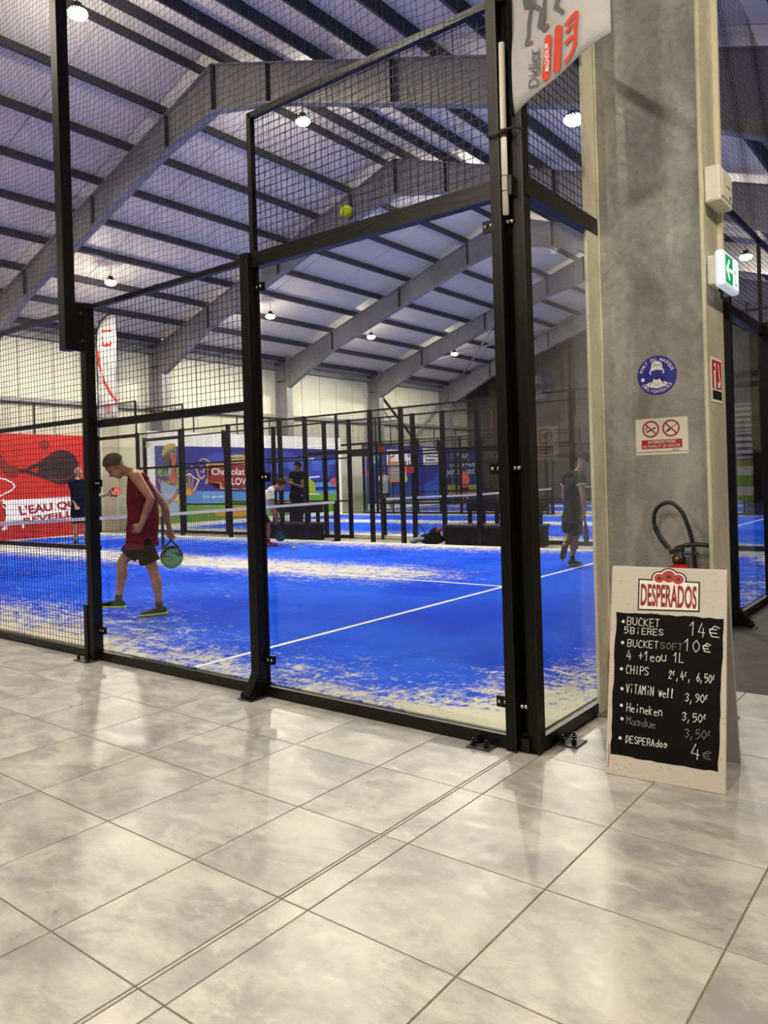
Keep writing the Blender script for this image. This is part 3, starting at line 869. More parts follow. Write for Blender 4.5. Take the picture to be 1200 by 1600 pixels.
for k in range(70):
    a = rr.uniform(.4, 1.55); c = rr.uniform(.75, 2.05); an = rr.uniform(0, PI); l_ = rr.uniform(.10, .2)
    ca, sa = math.cos(an) * l_, math.sin(an) * l_
    lf.append([F(a - ca, c - sa, 3.5 + k * .02), F(a + sa * .4, c - ca * .4, 3.5 + k * .02), F(a + ca, c + sa, 3.5 + k * .02), F(a - sa * .4, c + ca * .4, 3.5 + k * .02)])
flat_obj('print', lf[:40], mat('mural_leaf', (120, 160, 50), .6), mu); flat_obj('print', lf[40:], mat('mural_leaf2', (70, 110, 40), .6), mu)
flat_obj('print', [circle(F, 1.35, .85, .16, 5, 12), circle(F, 1.05, 1.0, .14, 5, 12), circle(F, 1.6, 1.15, .12, 5, 12)], MATS['mural_orange'], mu)
# woman with headscarf, arms and white blouse (points read off a crop that starts at 200, 640 and shows 6 px per px)
def MP(X, Y, lay=1):
    p = at(200 + X / 6, 640 + Y / 6, 0, BX); return V((.002 * lay, p.y - 11.3, p.z - ZT))
def MPS(lay, *q): return [MP(x, y, lay) for x, y in q]
flat_obj('print', [MPS(5.5, (345, 400), (330, 470), (345, 540), (370, 600), (395, 560), (400, 430), (390, 395))], mat('mural_hair', (40, 26, 34), .6), mu)
flat_obj('print', [MPS(6, (392, 400), (388, 430), (392, 460), (405, 480), (410, 520), (385, 560), (375, 650), (400, 690), (455, 700), (460, 560), (440, 520), (448, 470), (450, 420), (440, 395))], mat('mural_skin', (160, 78, 52), .6), mu)
flat_obj('print', [MPS(7, (312, 430), (318, 380), (345, 335), (390, 316), (440, 320), (446, 350), (410, 362), (370, 380), (345, 410), (330, 440))], mat('mural_scarf', (176, 140, 54), .6), mu)
flat_obj('print', [MPS(8, (345, 410), (372, 375), (420, 352), (446, 356), (446, 385), (410, 385), (375, 400), (350, 432))], mat('mural_scarf2', (96, 122, 60), .6), mu)
flat_obj('print', [MPS(7, (320, 660), (300, 700), (305, 760), (330, 820), (380, 850), (440, 800), (455, 740), (430, 712), (380, 705), (350, 690)), MPS(7, (375, 890), (430, 860), (470, 890), (475, 950), (420, 975), (385, 950)), MPS(7, (385, 530), (372, 600), (395, 620), (402, 560))], mat('mural_blouse', (132, 156, 190), .6), mu)
flat_obj('print', [MPS(9, (345, 870), (400, 830), (450, 770), (470, 790), (430, 850), (370, 885))], MATS['mural_skin'], mu)
flat_obj('print', [MPS(3.2, (510, 760), (1110, 770), (1110, 850), (510, 830))], mat('mural_sea', (70, 140, 200), .6), mu)
gold = mat('mural_gold2', (190, 164, 96), .6)
flat_obj('print', ribs(MP, [(530, 600), (535, 800)], 22, 4) + ribs(MP, [(572, 610), (570, 800)], 26, 4) + ribs(MP, [(610, 640), (590, 800)], 20, 4) + ribs(MP, [(660, 650), (615, 800)], 22, 4), mat('mural_gold', (156, 112, 104), .6), mu)
flat_obj('print', ribs(MP, [(535, 620), (575, 600), (620, 640), (665, 660), (610, 760)], 7, 5), WHITE, mu)
flat_obj('print', ribs(MP, [(595, 530), (620, 555), (650, 545), (690, 530), (715, 560), (705, 590), (680, 580)], 11, 5) + ribs(MP, [(640, 560), (660, 620), (690, 650), (715, 620)], 14, 5) + ribs(MP, [(670, 480), (700, 460), (740, 470), (765, 495)], 12, 5)
         + [MPS(5, (728, 515), (750, 505), (766, 560), (762, 640), (745, 695), (722, 695), (742, 620), (745, 570)), MPS(5, (900, 520), (905, 470), (960, 430), (1040, 418), (1110, 430), (1110, 520)), MPS(5, (730, 680), (860, 690), (860, 745), (1110, 750), (1110, 735), (880, 725), (870, 675)), MPS(5, (730, 505), (1110, 500), (1110, 520), (730, 522))], gold, mu)
flat_obj('print', [MPS(6, (752, 518), (1110, 515), (1110, 735), (885, 728), (872, 682), (750, 680), (768, 620), (766, 560))], mat('mural_red', (132, 24, 26), .6), mu)
flat_obj('print', [MPS(6, (955, 450), (1110, 448), (1110, 458), (955, 462)), MPS(6, (955, 475), (1110, 472), (1110, 482), (955, 486))], GREYP, mu)
def mtext(st, x0, x1, y0, y1, lay=7, bold=.01):
    ps, bb = text_polys(st, bold)
    flat_obj('print', [[MP(x0 + (x1 - x0) * (p.x - bb[0]) / (bb[1] - bb[0]), y0 + (y1 - y0) * (p.y - bb[2]) / (bb[3] - bb[2]), lay) for p in q] for q in ps], WHITE, mu, stack=False)
mtext('Chocolat', 780, 1092, 613, 548); mtext('LOV', 968, 1106, 705, 640); mtext('Le go\u00fbt', 705, 905, 832, 800)
flat_obj('print', ribs(MP, [(165, 350), (175, 325), (205, 312), (208, 330)], 10, 2) + ribs(MP, [(165, 300), (180, 345), (200, 350)], 8, 2), gold, mu)
def MQ(X, Y, lay=1):
    p = at(400 + X / 7.5, 680 + Y / 7.5, 0, BX); return V((.002 * lay, p.y - 11.3, p.z - ZT))
def MQS(lay, *q): return [MQ(x, y, lay) for x, y in q]
flat_obj('print', [circle(MQ, 230, 380, 60, 3, 18, 70), MQS(3, (380, 290), (560, 270), (600, 380), (480, 420), (380, 400)), MQS(3, (640, 300), (760, 260), (760, 400), (680, 420)), MQS(3, (800, 300), (950, 280), (950, 330), (860, 350))], mat('mural_cloud_pale', (56, 92, 190), .6), mu)
flat_obj('print', [MQS(5, (535, 430), (560, 440), (690, 560), (700, 690), (600, 680), (560, 560))], mat('mural_lime', (150, 166, 44), .6), mu)
flat_obj('print', [MQS(5, (520, 640), (620, 620), (620, 690), (520, 690))], MATS['mural_orange'], mu)
flat_obj('print', [MQS(4, (600, 560), (960, 540), (960, 600), (600, 610))], MATS['mural_sea'], mu)
flat_obj('print', [circle(MQ, 912, 540, 48, 6, 16, 40), MQS(6, (905, 560), (920, 560), (920, 605), (905, 605))], mat('mural_pink', (186, 70, 80), .6), mu)
flat_obj('print', ribs(MQ, [(560, 300), (620, 280), (680, 270)], 10, 4) + ribs(MQ, [(620, 495), (740, 485)], 14, 5) + ribs(MQ, [(530, 690), (740, 690)], 10, 6), WHITE, mu)
b = bm_(); box(b, -.03, .012, 9.35, 9.6, 0, 3.2); obj('white_edge', b, WHITE, mu)

# dark blue wall print on the far end and far side of court 3
m3_ = empty('wall_mural', 'dark blue advertisement on the far end wall of the farthest court, with white boxes', 'mural', None, (BX, 22.6, ZT))
db = mat('dark_blue_print', (26, 38, 128), .6)
b = bm_(); box(b, -.02, 0, 0, 6.45, 0, 2.95); obj('mural_sheet', b, db, m3_)
flat_obj('print', [rectp(F, 1.5, 3.0, 2.05, 2.75, 1), rectp(F, 4.4, 5.9, 2.05, 2.85, 1), rectp(F, 0.05, 6.4, .05, .32, 1), rectp(F, 6.0, 6.25, .3, 2.2, 1)], WHITE, m3_)
flat_obj('print', [circle(F, .65, 2.4, .25, 1, 14, .3), rectp(F, 3.2, 3.45, 2.1, 2.75, 1), rectp(F, 3.6, 3.8, 2.1, 2.5, 1)], mat('print_light_blue', (150, 170, 210), .6), m3_)
flat_obj('print', [rectp(F, 4.6, 5.5, 2.25, 2.32, 2), rectp(F, 4.6, 5.7, 2.45, 2.5, 2), rectp(F, 4.6, 5.2, 2.62, 2.66, 2)], db, m3_)
text_on('print', 'P', F, 1.6, 2.1, 2.15, 2.68, mat('print_tan', (150, 120, 90), .6), m3_, 2, .03); text_on('print', 'h', F, 3.0, 3.4, 1.95, 2.6, WHITE, m3_, 2, .03)
flat_obj('print', [[F(*q, 1) for q in ((4.4, .32), (5.9, .32), (5.95, 1.9), (5.2, 1.3), (4.4, 1.1))]], mat('print_mid_blue', (32, 84, 190), .6), m3_)
m4 = empty('wall_mural', 'dark blue wall print reading pour un service performant', 'mural', None, (-19.4, 32.05, ZT))
F4 = frame((0, 0, 0), (1, 0, 0), (0, 0, 1), (0, -1, 0), .003)
def f4(px, py):
    p = at(px, py, 1, 32.05); return p.x + 19.4, p.z - ZT
b = bm_(); box(b, -2.2, .1, 0, .02, 0, 3.05); obj('mural_sheet', b, db, m4)
for s, (xa, ya), (xb, yb) in (('Pour', (712, 717), (732, 706)), ('un service', (703, 730), (742, 717)), ('performant !', (698, 745), (746, 730))):
    a0, z0 = f4(xa, ya); a1, z1 = f4(xb, yb)
    text_on('print', s, F4, a0, a1, z0, z1, WHITE, m4, 2, .02)
a0, z0 = f4(700, 773); a1, z1 = f4(744, 757)
flat_obj('print', [rectp(F4, a0, a1, z0, z1, 1)], mat('print_yellow', (206, 190, 50), .6), m4)
# hall's grey-green doorway between the murals
d = empty('door_1', kind='structure')
b = bm_(); box(b, -21.66, -21.58, 21.5, 23.2, 0, 2.3); obj('door_leaf', b, mat('grey_green_door', (120, 130, 116), .6), d)
b = bm_(); box(b, -21.66, -21.54, 21.42, 21.5, 0, 2.38); box(b, -21.66, -21.54, 23.2, 23.28, 0, 2.38); box(b, -21.66, -21.54, 21.5, 23.2, 2.3, 2.38); obj('door_frame', b, BEAM, d)
# ------------------------------------------------------------------ near galvanised column with its signs
nc = empty('steel_column', 'broad galvanised steel column right of the court corner, carrying the round blue sticker', 'column', None, (.38, .95, 0), 'structure')
def cpart(name, m, *boxes, bevel=0.0):
    b = bm_()
    for q in boxes: box(b, q[0] - .38, q[1] - .38, q[2] - .95, q[3] - .95, q[4], q[5])
    return obj(name, b, m, nc, bevel=bevel)
cpart('web', GALV, (.056, .706, .95, .962, 0.01, 6.6))
cpart('flange', GALVB, (.036, .056, .775, 1.135, 0.01, 6.6), bevel=.003)
cpart('flange', GALVB, (.704, .724, .775, 1.135, 0.01, 6.6), bevel=.003)
cpart('base_plate', mat('base_plate', (120, 118, 104), .6, .3), (.02, .745, .74, 1.16, 0, .012))
b = bm_(); tube(b, [(.061 - .38, .945 - .95, z * .3 + .02) for z in range(22)], [.006 + .002 * ((k * 7) % 3) for k in range(22)], 6); obj('weld_bead', b, GALVB, nc, True)
cr = empty('cable_trunking', 'pale plastic cable trunking running down the right edge of the galvanised column', 'conduit', None, (.733, 1.08, 2.7))
b = bm_(); box(b, -.009, .015, -.02, .02, -.1, 3.8); obj('trunking', b, mat('cream_plastic', (214, 208, 180), .5), cr)

# white emergency unit and lit exit sign on the outer flange (face x = .724)
def gbox(name, label, cat, y0, y1, z0, z1, dx, m, bev=.012):
    r = empty(name, label, cat, None, (.724, (y0 + y1) / 2, (z0 + z1) / 2))
    h, k = (y1 - y0) / 2, (z1 - z0) / 2
    b = bm_(); box(b, 0.001, dx, -h, h, -k, k); obj('casing', b, m, r, bevel=bev)
    return r, h, k
u_, h, k = gbox('emergency_light', 'cream plastic emergency unit high on the right edge of the galvanised column', 'emergency light', .80, 1.06, 2.93, 3.13, .085, WPLAST)
b = bm_(); box(b, .085, .092, -h + .03, h - .03, -k + .03, k - .02); obj('front_cover', b, WPLAST, u_, bevel=.004)
b = bm_(); box(b, .092, .094, -.02, .06, -.002, .002); cyl(b, (.092, .05, -.05), (.095, .05, -.05), .012, 10); obj('indicator', b, GREYP, u_)
ex = empty('exit_sign', 'lit green and white exit sign on the right edge of the galvanised column', 'exit sign', None, (.724, .93, 2.555))
b = bm_(); box(b, .001, .05, -.12, .10, -.075, .085); obj('back_box', b, WPLAST, ex, bevel=.008)
b = bm_(); box(b, .05, .10, -.16, .17, -.10, .10); obj('light_body', b, mat('exit_casing', (225, 228, 235), .4, emit=(215, 225, 255), estr=.35), ex, bevel=.015)
b = bm_(); tube(b, [(.03, .02, -.075), (.04, .03, -.10), (.03, .06, -.12), (.02, .1, -.1)], .008, 6); obj('sign_cable', b, RUBBER, ex, True)
FE = frame((.101, 0, 0), (0, 1, 0), (0, 0, 1), (1, 0, 0), .001)
flat_obj('print', [rectp(FE, -.13, .02, -.075, .075, 1)], mat('exit_green', (20, 130, 80), .4, emit=(20, 140, 80), estr=.7), ex)
ew = mat('exit_white', (240, 244, 240), .4, emit=(240, 250, 245), estr=1.1)
flat_obj('print', [rectp(FE, .02, .14, -.075, .075, 1)], ew, ex)
flat_obj('print', ribs(FE, [(-.10, 0), (-.0, 0)], .018, 2) + ribs(FE, [(-.06, .05), (-.108, 0), (-.06, -.05)], .018, 3), ew, ex)
flat_obj('print', ribs(FE, [(.10, .055), (.10, -.06), (.055, -.06)], .01, 2) + ribs(FE, [(.075, .03), (.065, 0), (.08, -.02), (.07, -.05)], .012, 2) + ribs(FE, [(.05, .01), (.065, .015), (.09, .0)], .008, 2), MATS['exit_green'], ex)
fs = empty('extinguisher_sign', 'small red and white extinguisher sign stuck on the column flange', 'sign', None, (.725, .955, 1.975))
b = bm_(); box(b, 0, .002, -.125, .10, -.135, .115); obj('plate', b, WHITE, fs)
FS = frame((.002, 0, 0), (0, 1, 0), (0, 0, 1), (1, 0, 0), .001)
flat_obj('print', [rectp(FS, -.105, .085, -.06, .10, 1)], RED, fs)
flat_obj('print', ribs(FS, [(-.07, .07), (-.04, .08), (-.04, .04)], .014, 2) + ribs(FS, [(-.06, .03), (-.055, -.045)], .04, 2) + ribs(FS, [(.02, .08), (.03, .03), (.05, -.03)], .02, 2) + [rectp(FS, .0, .05, -.05, -.02, 2)], WHITE, fs)
flat_obj('print', [rectp(FS, -.105, .085, -.12, -.07, 1)], BLKP, fs)

# round mask sticker, frame on the web's face (y = .95, looking to -y)
def webframe(cx, cz, off=.949): return frame((0, -.001, 0), (1, 0, 0), (0, 0, 1), (0, -1, 0), .0008)
ms = empty('mask_sticker', 'round blue sticker reading port du masque obligatoire on the galvanised column', 'sticker', None, (.392, .949, 2.03))
FM = frame((0, 0, 0), (1, 0, 0), (0, 0, 1), (0, -1, 0), .0008)
MB = mat('sticker_blue', (34, 40, 150), .45)
b = bm_(); cyl(b, (0, .0, 0), (0, -.0012, 0), .116, 48); obj('sticker_disc', b, MB, ms)
def arctext(s, F, cx, cy, r, a_mid, size, m, par, lay, top=True, step=None):
    st = step or size * .78
    n = len(s); polys = []
    for i, chh in enumerate(s):
        if chh == ' ': continue
        ps, bb = text_polys(chh, .02)
        da = math.degrees(st / r) * (i - (n - 1) / 2)
        a = math.radians(a_mid - da if top else a_mid + da)
        c = V((cx + r * math.cos(a), cy + r * math.sin(a)))
        upv = V((math.cos(a), math.sin(a))) * (1 if top else -1); rt = V((upv.y, -upv.x))
        mid = (bb[0] + bb[1]) / 2
        for q in ps:
            polys.append([F(*(c + rt * ((p.x - mid) * size) + upv * ((p.y - .35) * size)), lay) for p in q])
    return flat_obj('print', polys, m, par, stack=False)
arctext('PORT DU MASQUE', FM, 0, 0, .095, 90, .026, WHITE, ms, 3, True, .0185)
arctext('OBLIGATOIRE', FM, 0, 0, .095, 270, .026, WHITE, ms, 3, False, .0178)
flat_obj('print', [circle(FM, .0, .055, .033, 3, 20, .03), circle(FM, .0, .03, .037, 3, 20, .045), circle(FM, -.035, .02, .008, 3, 8, .014), circle(FM, .036, .02, .008, 3, 8, .014),
                   [FM(*q, 3) for q in ((-.018, -.0), (-.022, -.028), (-.065, -.05), (-.05, -.066), (0, -.078), (.05, -.066), (.065, -.05), (.022, -.028), (.018, .0))], circle(FM, -.083, -.02, .011, 3, 12)], WHITE, ms)
flat_obj('print', [[FM(*q, 4) for q in ((-.037, .026), (0, .034), (.037, .026), (.03, -.0), (.018, -.02), (0, -.028), (-.018, -.02), (-.03, 0))]], MB, ms)
flat_obj('print', ribs(FM, [(-.03, .052), (-.01, .066), (.0, .058), (.025, .062)], .003, 4) + ribs(FM, [(-.03, -.045), (0, -.056), (.03, -.045)], .002, 4), BLKP, ms)

# no smoking / no vaping notice
ns = empty('no_smoking_notice', 'white paper notice with two red no smoking circles on the column', 'notice', None, (.409, .949, 1.668))
b = bm_(); box(b, -.152, .152, -.0015, -.0005, -.108, .108); obj('paper', b, mat('notice_white', (226, 220, 214), .5), ns)
FN = frame((0, -.0015, 0), (1, 0, 0), (0, 0, 1), (0, -1, 0), .0008)
NR = mat('notice_red', (170, 26, 34), .5)
def annulus(F, cx, cy, r0, r1, lay, n=28):
    out = []
    for i in range(n):
        a0, a1 = 2 * PI * i / n, 2 * PI * (i + 1) / n
        out.append([F(cx + r * math.cos(a), cy + r * math.sin(a), lay) for r, a in ((r0, a0), (r1, a0), (r1, a1), (r0, a1))])
    return out
for cx in (-.062, .056):
    flat_obj('print', annulus(FN, cx, .045, .041, .05, 2) + ribs(FN, [(cx - .031, .076), (cx + .031, .014)], .008, 3), NR, ns)
flat_obj('print', ribs(FN, [(-.085, .028), (-.035, .052)], .008, 1) + ribs(FN, [(-.085, .03), (-.095, .045), (-.08, .05), (-.09, .062)], .004, 1) + ribs(FN, [(.03, .025), (.055, .045)], .010, 1) + ribs(FN, [(.055, .045), (.09, .068)], .004, 1), BLKP, ns)
flat_obj('print', [rectp(FN, -.118, .118, -.072, -.02, 1)], NR, ns)
text_on('print', 'INTERDICTION', FN, -.078, .08, -.042, -.025, WHITE, ns, 2, .01)
text_on('print', 'DE FUMER ET DE VAPOTER', FN, -.108, .108, -.066, -.05, WHITE, ns, 2, 0)
flat_obj('print', ribs(FN, [(-.148, -.092), (.148, -.092)], .003, 1), BLKP, ns)
text_on('print', 'SIGNAL', FN, .06, .10, -.088, -.078, BLKP, ns, 1, 0, .3)

# fire extinguisher hung on the web
fe = empty('fire_extinguisher', 'red fire extinguisher with black hose hung on the column behind the menu board', 'fire extinguisher', None, (.52, .845, .36))
REDG = mat('extinguisher_red', (176, 22, 24), .25)
b = bm_()
prof = [(.0, .0), (.075, .0), (.086, .012), (.088, .05), (.088, .47), (.083, .51), (.066, .545), (.04, .562), (.028, .568), (.028, .585)]
loft(b, [ringpts(V((0, 0, z)), V((max(r_, .001), 0, 0)), V((0, max(r_, .001), 0)), 32) for r_, z in prof]); obj('cylinder', b, REDG, fe, True)
b = bm_(); loft(b, [ringpts(V((0, 0, z)), V((r_, 0, 0)), V((0, r_, 0)), 24) for r_, z in ((.034, .572), (.036, .58), (.036, .605), (.03, .615), (.024, .62), (.024, .64))]); obj('collar', b, RUBBER, fe, True)
b = bm_(); loft(b, [ringpts(V((.0, -.03, .60)) + V((0, -s * .02, 0)), V((.013, 0, 0)), V((0, 0, .013)), 12) for s in (0, 1)]); obj('gauge', b, mat('brass', (150, 120, 60), .3, .8), fe, True)
b = bm_(); bar(b, (-.05, -.005, .635), (.03, 0, .655), .03, .03); obj('valve_body', b, RUBBER, fe, bevel=.006)
b = bm_(); tube(b, [(-.02, 0, .655), (.04, 0, .675), (.10, 0, .682), (.155, 0, .678), (.16, 0, .666)], [.010, .013, .013, .011, .008], 8); obj('top_lever', b, mat('lever_dark', (22, 26, 40), .35), fe, True)
b = bm_(); tube(b, [(.0, 0, .632), (.05, 0, .63), (.09, 0, .636), (.11, 0, .63)], [.008, .010, .009, .007], 8); obj('carry_handle', b, mat('handle_blue', (60, 84, 150), .4), fe, True)
hose = [(.075, .03, .28), (.085, .01, .45), (.085, 0, .60), (.075, 0, .70), (.05, 0, .80), (.02, 0, .87), (-.03, 0, .915), (-.085, 0, .91), (-.125, 0, .87), (-.135, 0, .81), (-.12, 0, .75), (-.09, 0, .70), (-.055, -.0, .655)]
def smooth_pts(P, n=6):
    P = [V(p) for p in P]; out = []
    for i in range(len(P) - 1):
        p0, p1, p2, p3 = P[max(i - 1, 0)], P[i], P[i + 1], P[min(i + 2, len(P) - 1)]
        for k in range(n):
            t = k / n
            out.append(.5 * ((2 * p1) + (p2 - p0) * t + (2 * p0 - 5 * p1 + 4 * p2 - p3) * t * t + (3 * p1 - p0 - 3 * p2 + p3) * t ** 3))
    out.append(P[-1]); return out
hp = smooth_pts(hose)
b = bm_(); tube(b, hp, .0115, 10); obj('hose', b, RUBBER, fe, True)
b = bm_()
for i in range(14):
    p = hp[-2 - i] ; q = hp[-3 - i]; m_ = (p + q) / 2; d = (q - p).normalized() * .004
    cyl(b, m_ - d, m_ + d, .0145, 10)
obj('hose_spring', b, RUBBER, fe, kind='stuff')
b = bm_(); cyl(b, hp[-1] + V((.012, 0, -.012)), hp[-1] + V((-.02, 0, .02)), .011, 12); obj('hose_fitting', b, CHROME, fe, True)
b = bm_(); box(b, -.07, .07, .088, .104, .35, .42); obj('wall_bracket', b, BLACK, fe)
FX = lambda a, c, lay=1: V((.0885 * math.sin(a), -.0885 * math.cos(a), c)) * 1.0
b_ = []
text_ps, bb = text_polys('EAU', .03)
b_ = [[FX((p.x - (bb[0] + bb[1]) / 2) * .028 / .088 * 1.4 - .35, .49 + p.y * .028) + V((0, -.0015, 0)) for p in q] for q in text_ps]
flat_obj('print', [[FX(-.9, .30) + V((0, -.001, 0)), FX(-.45, .30) + V((0, -.001, 0)), FX(0, .30) + V((0, -.001, 0)), FX(.45, .30) + V((0, -.001, 0)), FX(.9, .30) + V((0, -.001, 0)), FX(.9, .46) + V((0, -.001, 0)), FX(.45, .46) + V((0, -.001, 0)), FX(0, .46) + V((0, -.001, 0)), FX(-.45, .46) + V((0, -.001, 0)), FX(-.9, .46) + V((0, -.001, 0))]], WHITE, fe)
flat_obj('print', b_, WHITE, fe)

# ------------------------------------------------------------------ A-board menu
A0 = at(946, 1208, 2, 0); A1 = at(1134, 1243, 2, 0)           # front foot corners
uu = (A1 - A0); AW = uu.length; uu.normalize()
back = V((-uu.y, uu.x, 0))
TOPH = .985; LEAN = .21
ab = empty('menu_board', 'white speckled folding menu board with a black chalk panel on the tiles', 'menu board', None, A0)
nrm = (V((0, 0, 1)) * LEAN - back * TOPH).normalized(); vv = (back * LEAN + V((0, 0, 1)) * TOPH); AH = vv.length; vv.normalize()
def slab(name, o_, u, v, n, w0, w1, h0, h1, th, m, par, bev=.004):
    b = bm_(); vs = []
    for t_ in (0, -th):
        for a, c in ((w0, h0), (w1, h0), (w1, h1), (w0, h1)): vs.append(b.verts.new(o_ + u * a + v * c + n * t_))
    for f in ((0, 1, 2, 3), (4, 7, 6, 5), (0, 4, 5, 1), (1, 5, 6, 2), (2, 6, 7, 3), (3, 7, 4, 0)): b.faces.new([vs[i] for i in f])
    return obj(name, b, m, par, bevel=bev)
slab('front_panel', V((0, 0, 0)), uu, vv, nrm, 0, AW, 0, AH, .014, BOARD, ab)
rb0 = back * (2 * LEAN + .03); nb = (V((0, 0, 1)) * LEAN + back * TOPH).normalized(); vb = (-back * LEAN + V((0, 0, 1)) * TOPH).normalized()
slab('rear_panel', rb0, uu, vb, nb, .0, AW, 0, AH, .014, mat('board_edge_grey', (176, 170, 166), .5), ab)
b = bm_(); 
for a in (.06, AW - .10): bar(b, uu * a + vv * (AH - .03) - nrm * .03, uu * (a + .05) + vv * (AH - .03) - nrm * .03, .03, .02)
obj('hinge', b, GREYP, ab)
FA = frame((0, 0, 0), uu, vv, nrm, .0007)
# measured on the photo: the black panel runs (963,956) (1131,967) (1122,1206) (954,1178) -> board coordinates
def ab_uv(px, py):
    d = CF + CR * ((px - 600 - CX) / FPX) - CU * ((py - 800 - CY) / FPX)
    n = nrm; o_ = V(ab.location); t_ = (o_ - CAM).dot(n) / d.dot(n); p = CAM + d * t_ - o_
    return p.dot(uu), p.dot(vv)
CH = mat('chalk_black', (6, 6, 7), .6, spec=.15)
edge = []
rr = random.Random(5)
cs = [(963, 956), (1131, 967), (1122, 1206), (954, 1178)]
for (ax_, ay_), (bx_, by_) in zip(cs, cs[1:] + cs[:1]):
    for k in range(16):
        t_ = k / 16; j = 1.1 if k else 0
        edge.append(FA(*ab_uv(ax_ + (bx_ - ax_) * t_ + rr.uniform(-j, j), ay_ + (by_ - ay_) * t_ + rr.uniform(-j, j)), 1))
flat_obj('chalk_panel', [edge], CH, ab)
CHK = mat('chalk_white', (222, 222, 216), .8); CHF = mat('chalk_faded', (120, 120, 120), .8)
GL = {'A': '00 26 40;12 32', 'B': '00 06 36 45 33 03;33 42 30 00', 'C': '45 26 03 10 40', 'D': '00 06 26 44 32 00', 'E': '46 06 00 40;03 33', 'F': '00 06 46;03 33', 'H': '00 06;40 46;03 43',
      'I': '20 26', 'K': '00 06;46 03 40', 'L': '06 00 40', 'M': '00 06 23 46 40', 'N': '00 06 40 46', 'O': '20 02 04 26 44 42 20', 'P': '00 06 36 44 33 03', 'R': '00 06 36 44 33 03;23 40',
      'S': '45 26 05 04 42 41 20 01', 'T': '20 26;06 46', 'U': '06 01 20 41 46', 'V': '06 20 46', 'i': '20 23;25 26', 'e': '02 42 33 13 02 10 40', 'a': '42 33 13 01 10 30 42;43 40', 'u': '04 01 20 41;44 40',
      'w': '04 10 23 30 44', 'l': '10 16 26 10 20', 'n': '00 04;03 24 43 40', 'k': '00 06;34 02 30', 'd': '42 23 02 10 30 41;46 40', 'o': '20 02 24 42 20', 's': '43 24 03 42 20 01', 'r': '00 04;02 24 34',
      'c': '33 14 02 10 30', '0': '20 02 04 26 44 42 20', '1': '04 26 20', '2': '04 26 45 00 40', '3': '05 26 45 23 42 20 01', '4': '26 02 42;34 30', '5': '46 06 03 34 42 20 00', '6': '36 02 10 30 42 33 02',
      '9': '42 23 05 26 45 42 10', ',': '11 0z', '+': '21 25;03 43', 'x': '45 26 03 10 40;04 34;02 32', '.': ''}
def chalk(s, x0, y0, x1, y1, h, m=None, w_=1.5, gap=1.35):
    """hand-lettered string from photo point (x0,y0) baseline left to (x1,y1) baseline right, letter height h px; x stands for the euro sign"""
    adv = (x1 - x0) / (len(s) - 1 + .72); sl = (y1 - y0) / max(1e-6, x1 - x0)
    polys = []
    for i, chh in enumerate(s):
        if chh == ' ': continue
        cx = x0 + adv * i; lw = adv * .70
        sc = .55 if chh == 'q' else 1.0
        g = GL.get('x' if chh == 'q' else chh, '')
        dy = h * .45 if chh == 'q' else 0
        jx, jy = rr.uniform(-.3, .3), rr.uniform(-.5, .5)
        for st in g.split(';'):
            pts = []
            for tk in st.split():
                gx = int(tk[0]) / 4; gy = -.25 if tk[1] == 'z' else int(tk[1]) / 6
                X = cx + jx + gx * lw * sc + gy * h * .06; Y = y0 + sl * (X - x0) - dy + jy - gy * h * sc
                pts.append(ab_uv(X, Y))
            if len(pts) > 1: polys += ribs(FA, pts, w_ * .0042 * (.62 if chh == 'q' else 1) * .5, 2)
    flat_obj('chalk_writing', polys, m or CHK, ab)
def dot(px, py, r=2.3):
    a, c = ab_uv(px, py); flat_obj('chalk_bullet', [circle(FA, a, c, r * .0034, 2, 12)], CHK, ab)
chalk('BUCKET', 980, 976, 1030, 980, 12); chalk('5BiERES', 976, 989, 1036, 993, 9.5); chalk('14', 1077, 992, 1101, 996, 22); chalk('x', 1108, 994, 1124, 996, 17, w_=1.9)
chalk('BUCKET', 981, 1010, 1028, 1013, 11); chalk('SOFT', 1032, 1013, 1066, 1016, 10, CHF); chalk('10', 1069, 1016, 1092, 1020, 19); chalk('x', 1098, 1017, 1110, 1019, 13, w_=1.9)
chalk('4 +1eau 1L', 979, 1031, 1068, 1035, 15)
chalk('CHIPS', 978, 1052, 1013, 1056, 13); chalk('2q,4q, 6,50q', 1045, 1060, 1118, 1068, 13)
chalk('ViTAMiN well', 978, 1082, 1053, 1091, 14); chalk('3,90q', 1070, 1096, 1108, 1099, 13)
chalk('Heineken', 979, 1111, 1034, 1119, 13); chalk('3,50q', 1066, 1126, 1105, 1130, 13)
chalk('Masdue', 979, 1131, 1024, 1138, 12, CHF); chalk('3,50q', 1070, 1152, 1112, 1156, 14, CHF)
chalk('DESPERAdos', 978, 1160, 1042, 1169, 11); chalk('4', 1080, 1184, 1093, 1188, 24); chalk('x', 1098, 1185, 1111, 1187, 12, CHF)
for p in ((974, 971), (973, 1004), (971, 1045), (972, 1076), (971, 1102), (972, 1123), (969, 1153)): dot(*p)
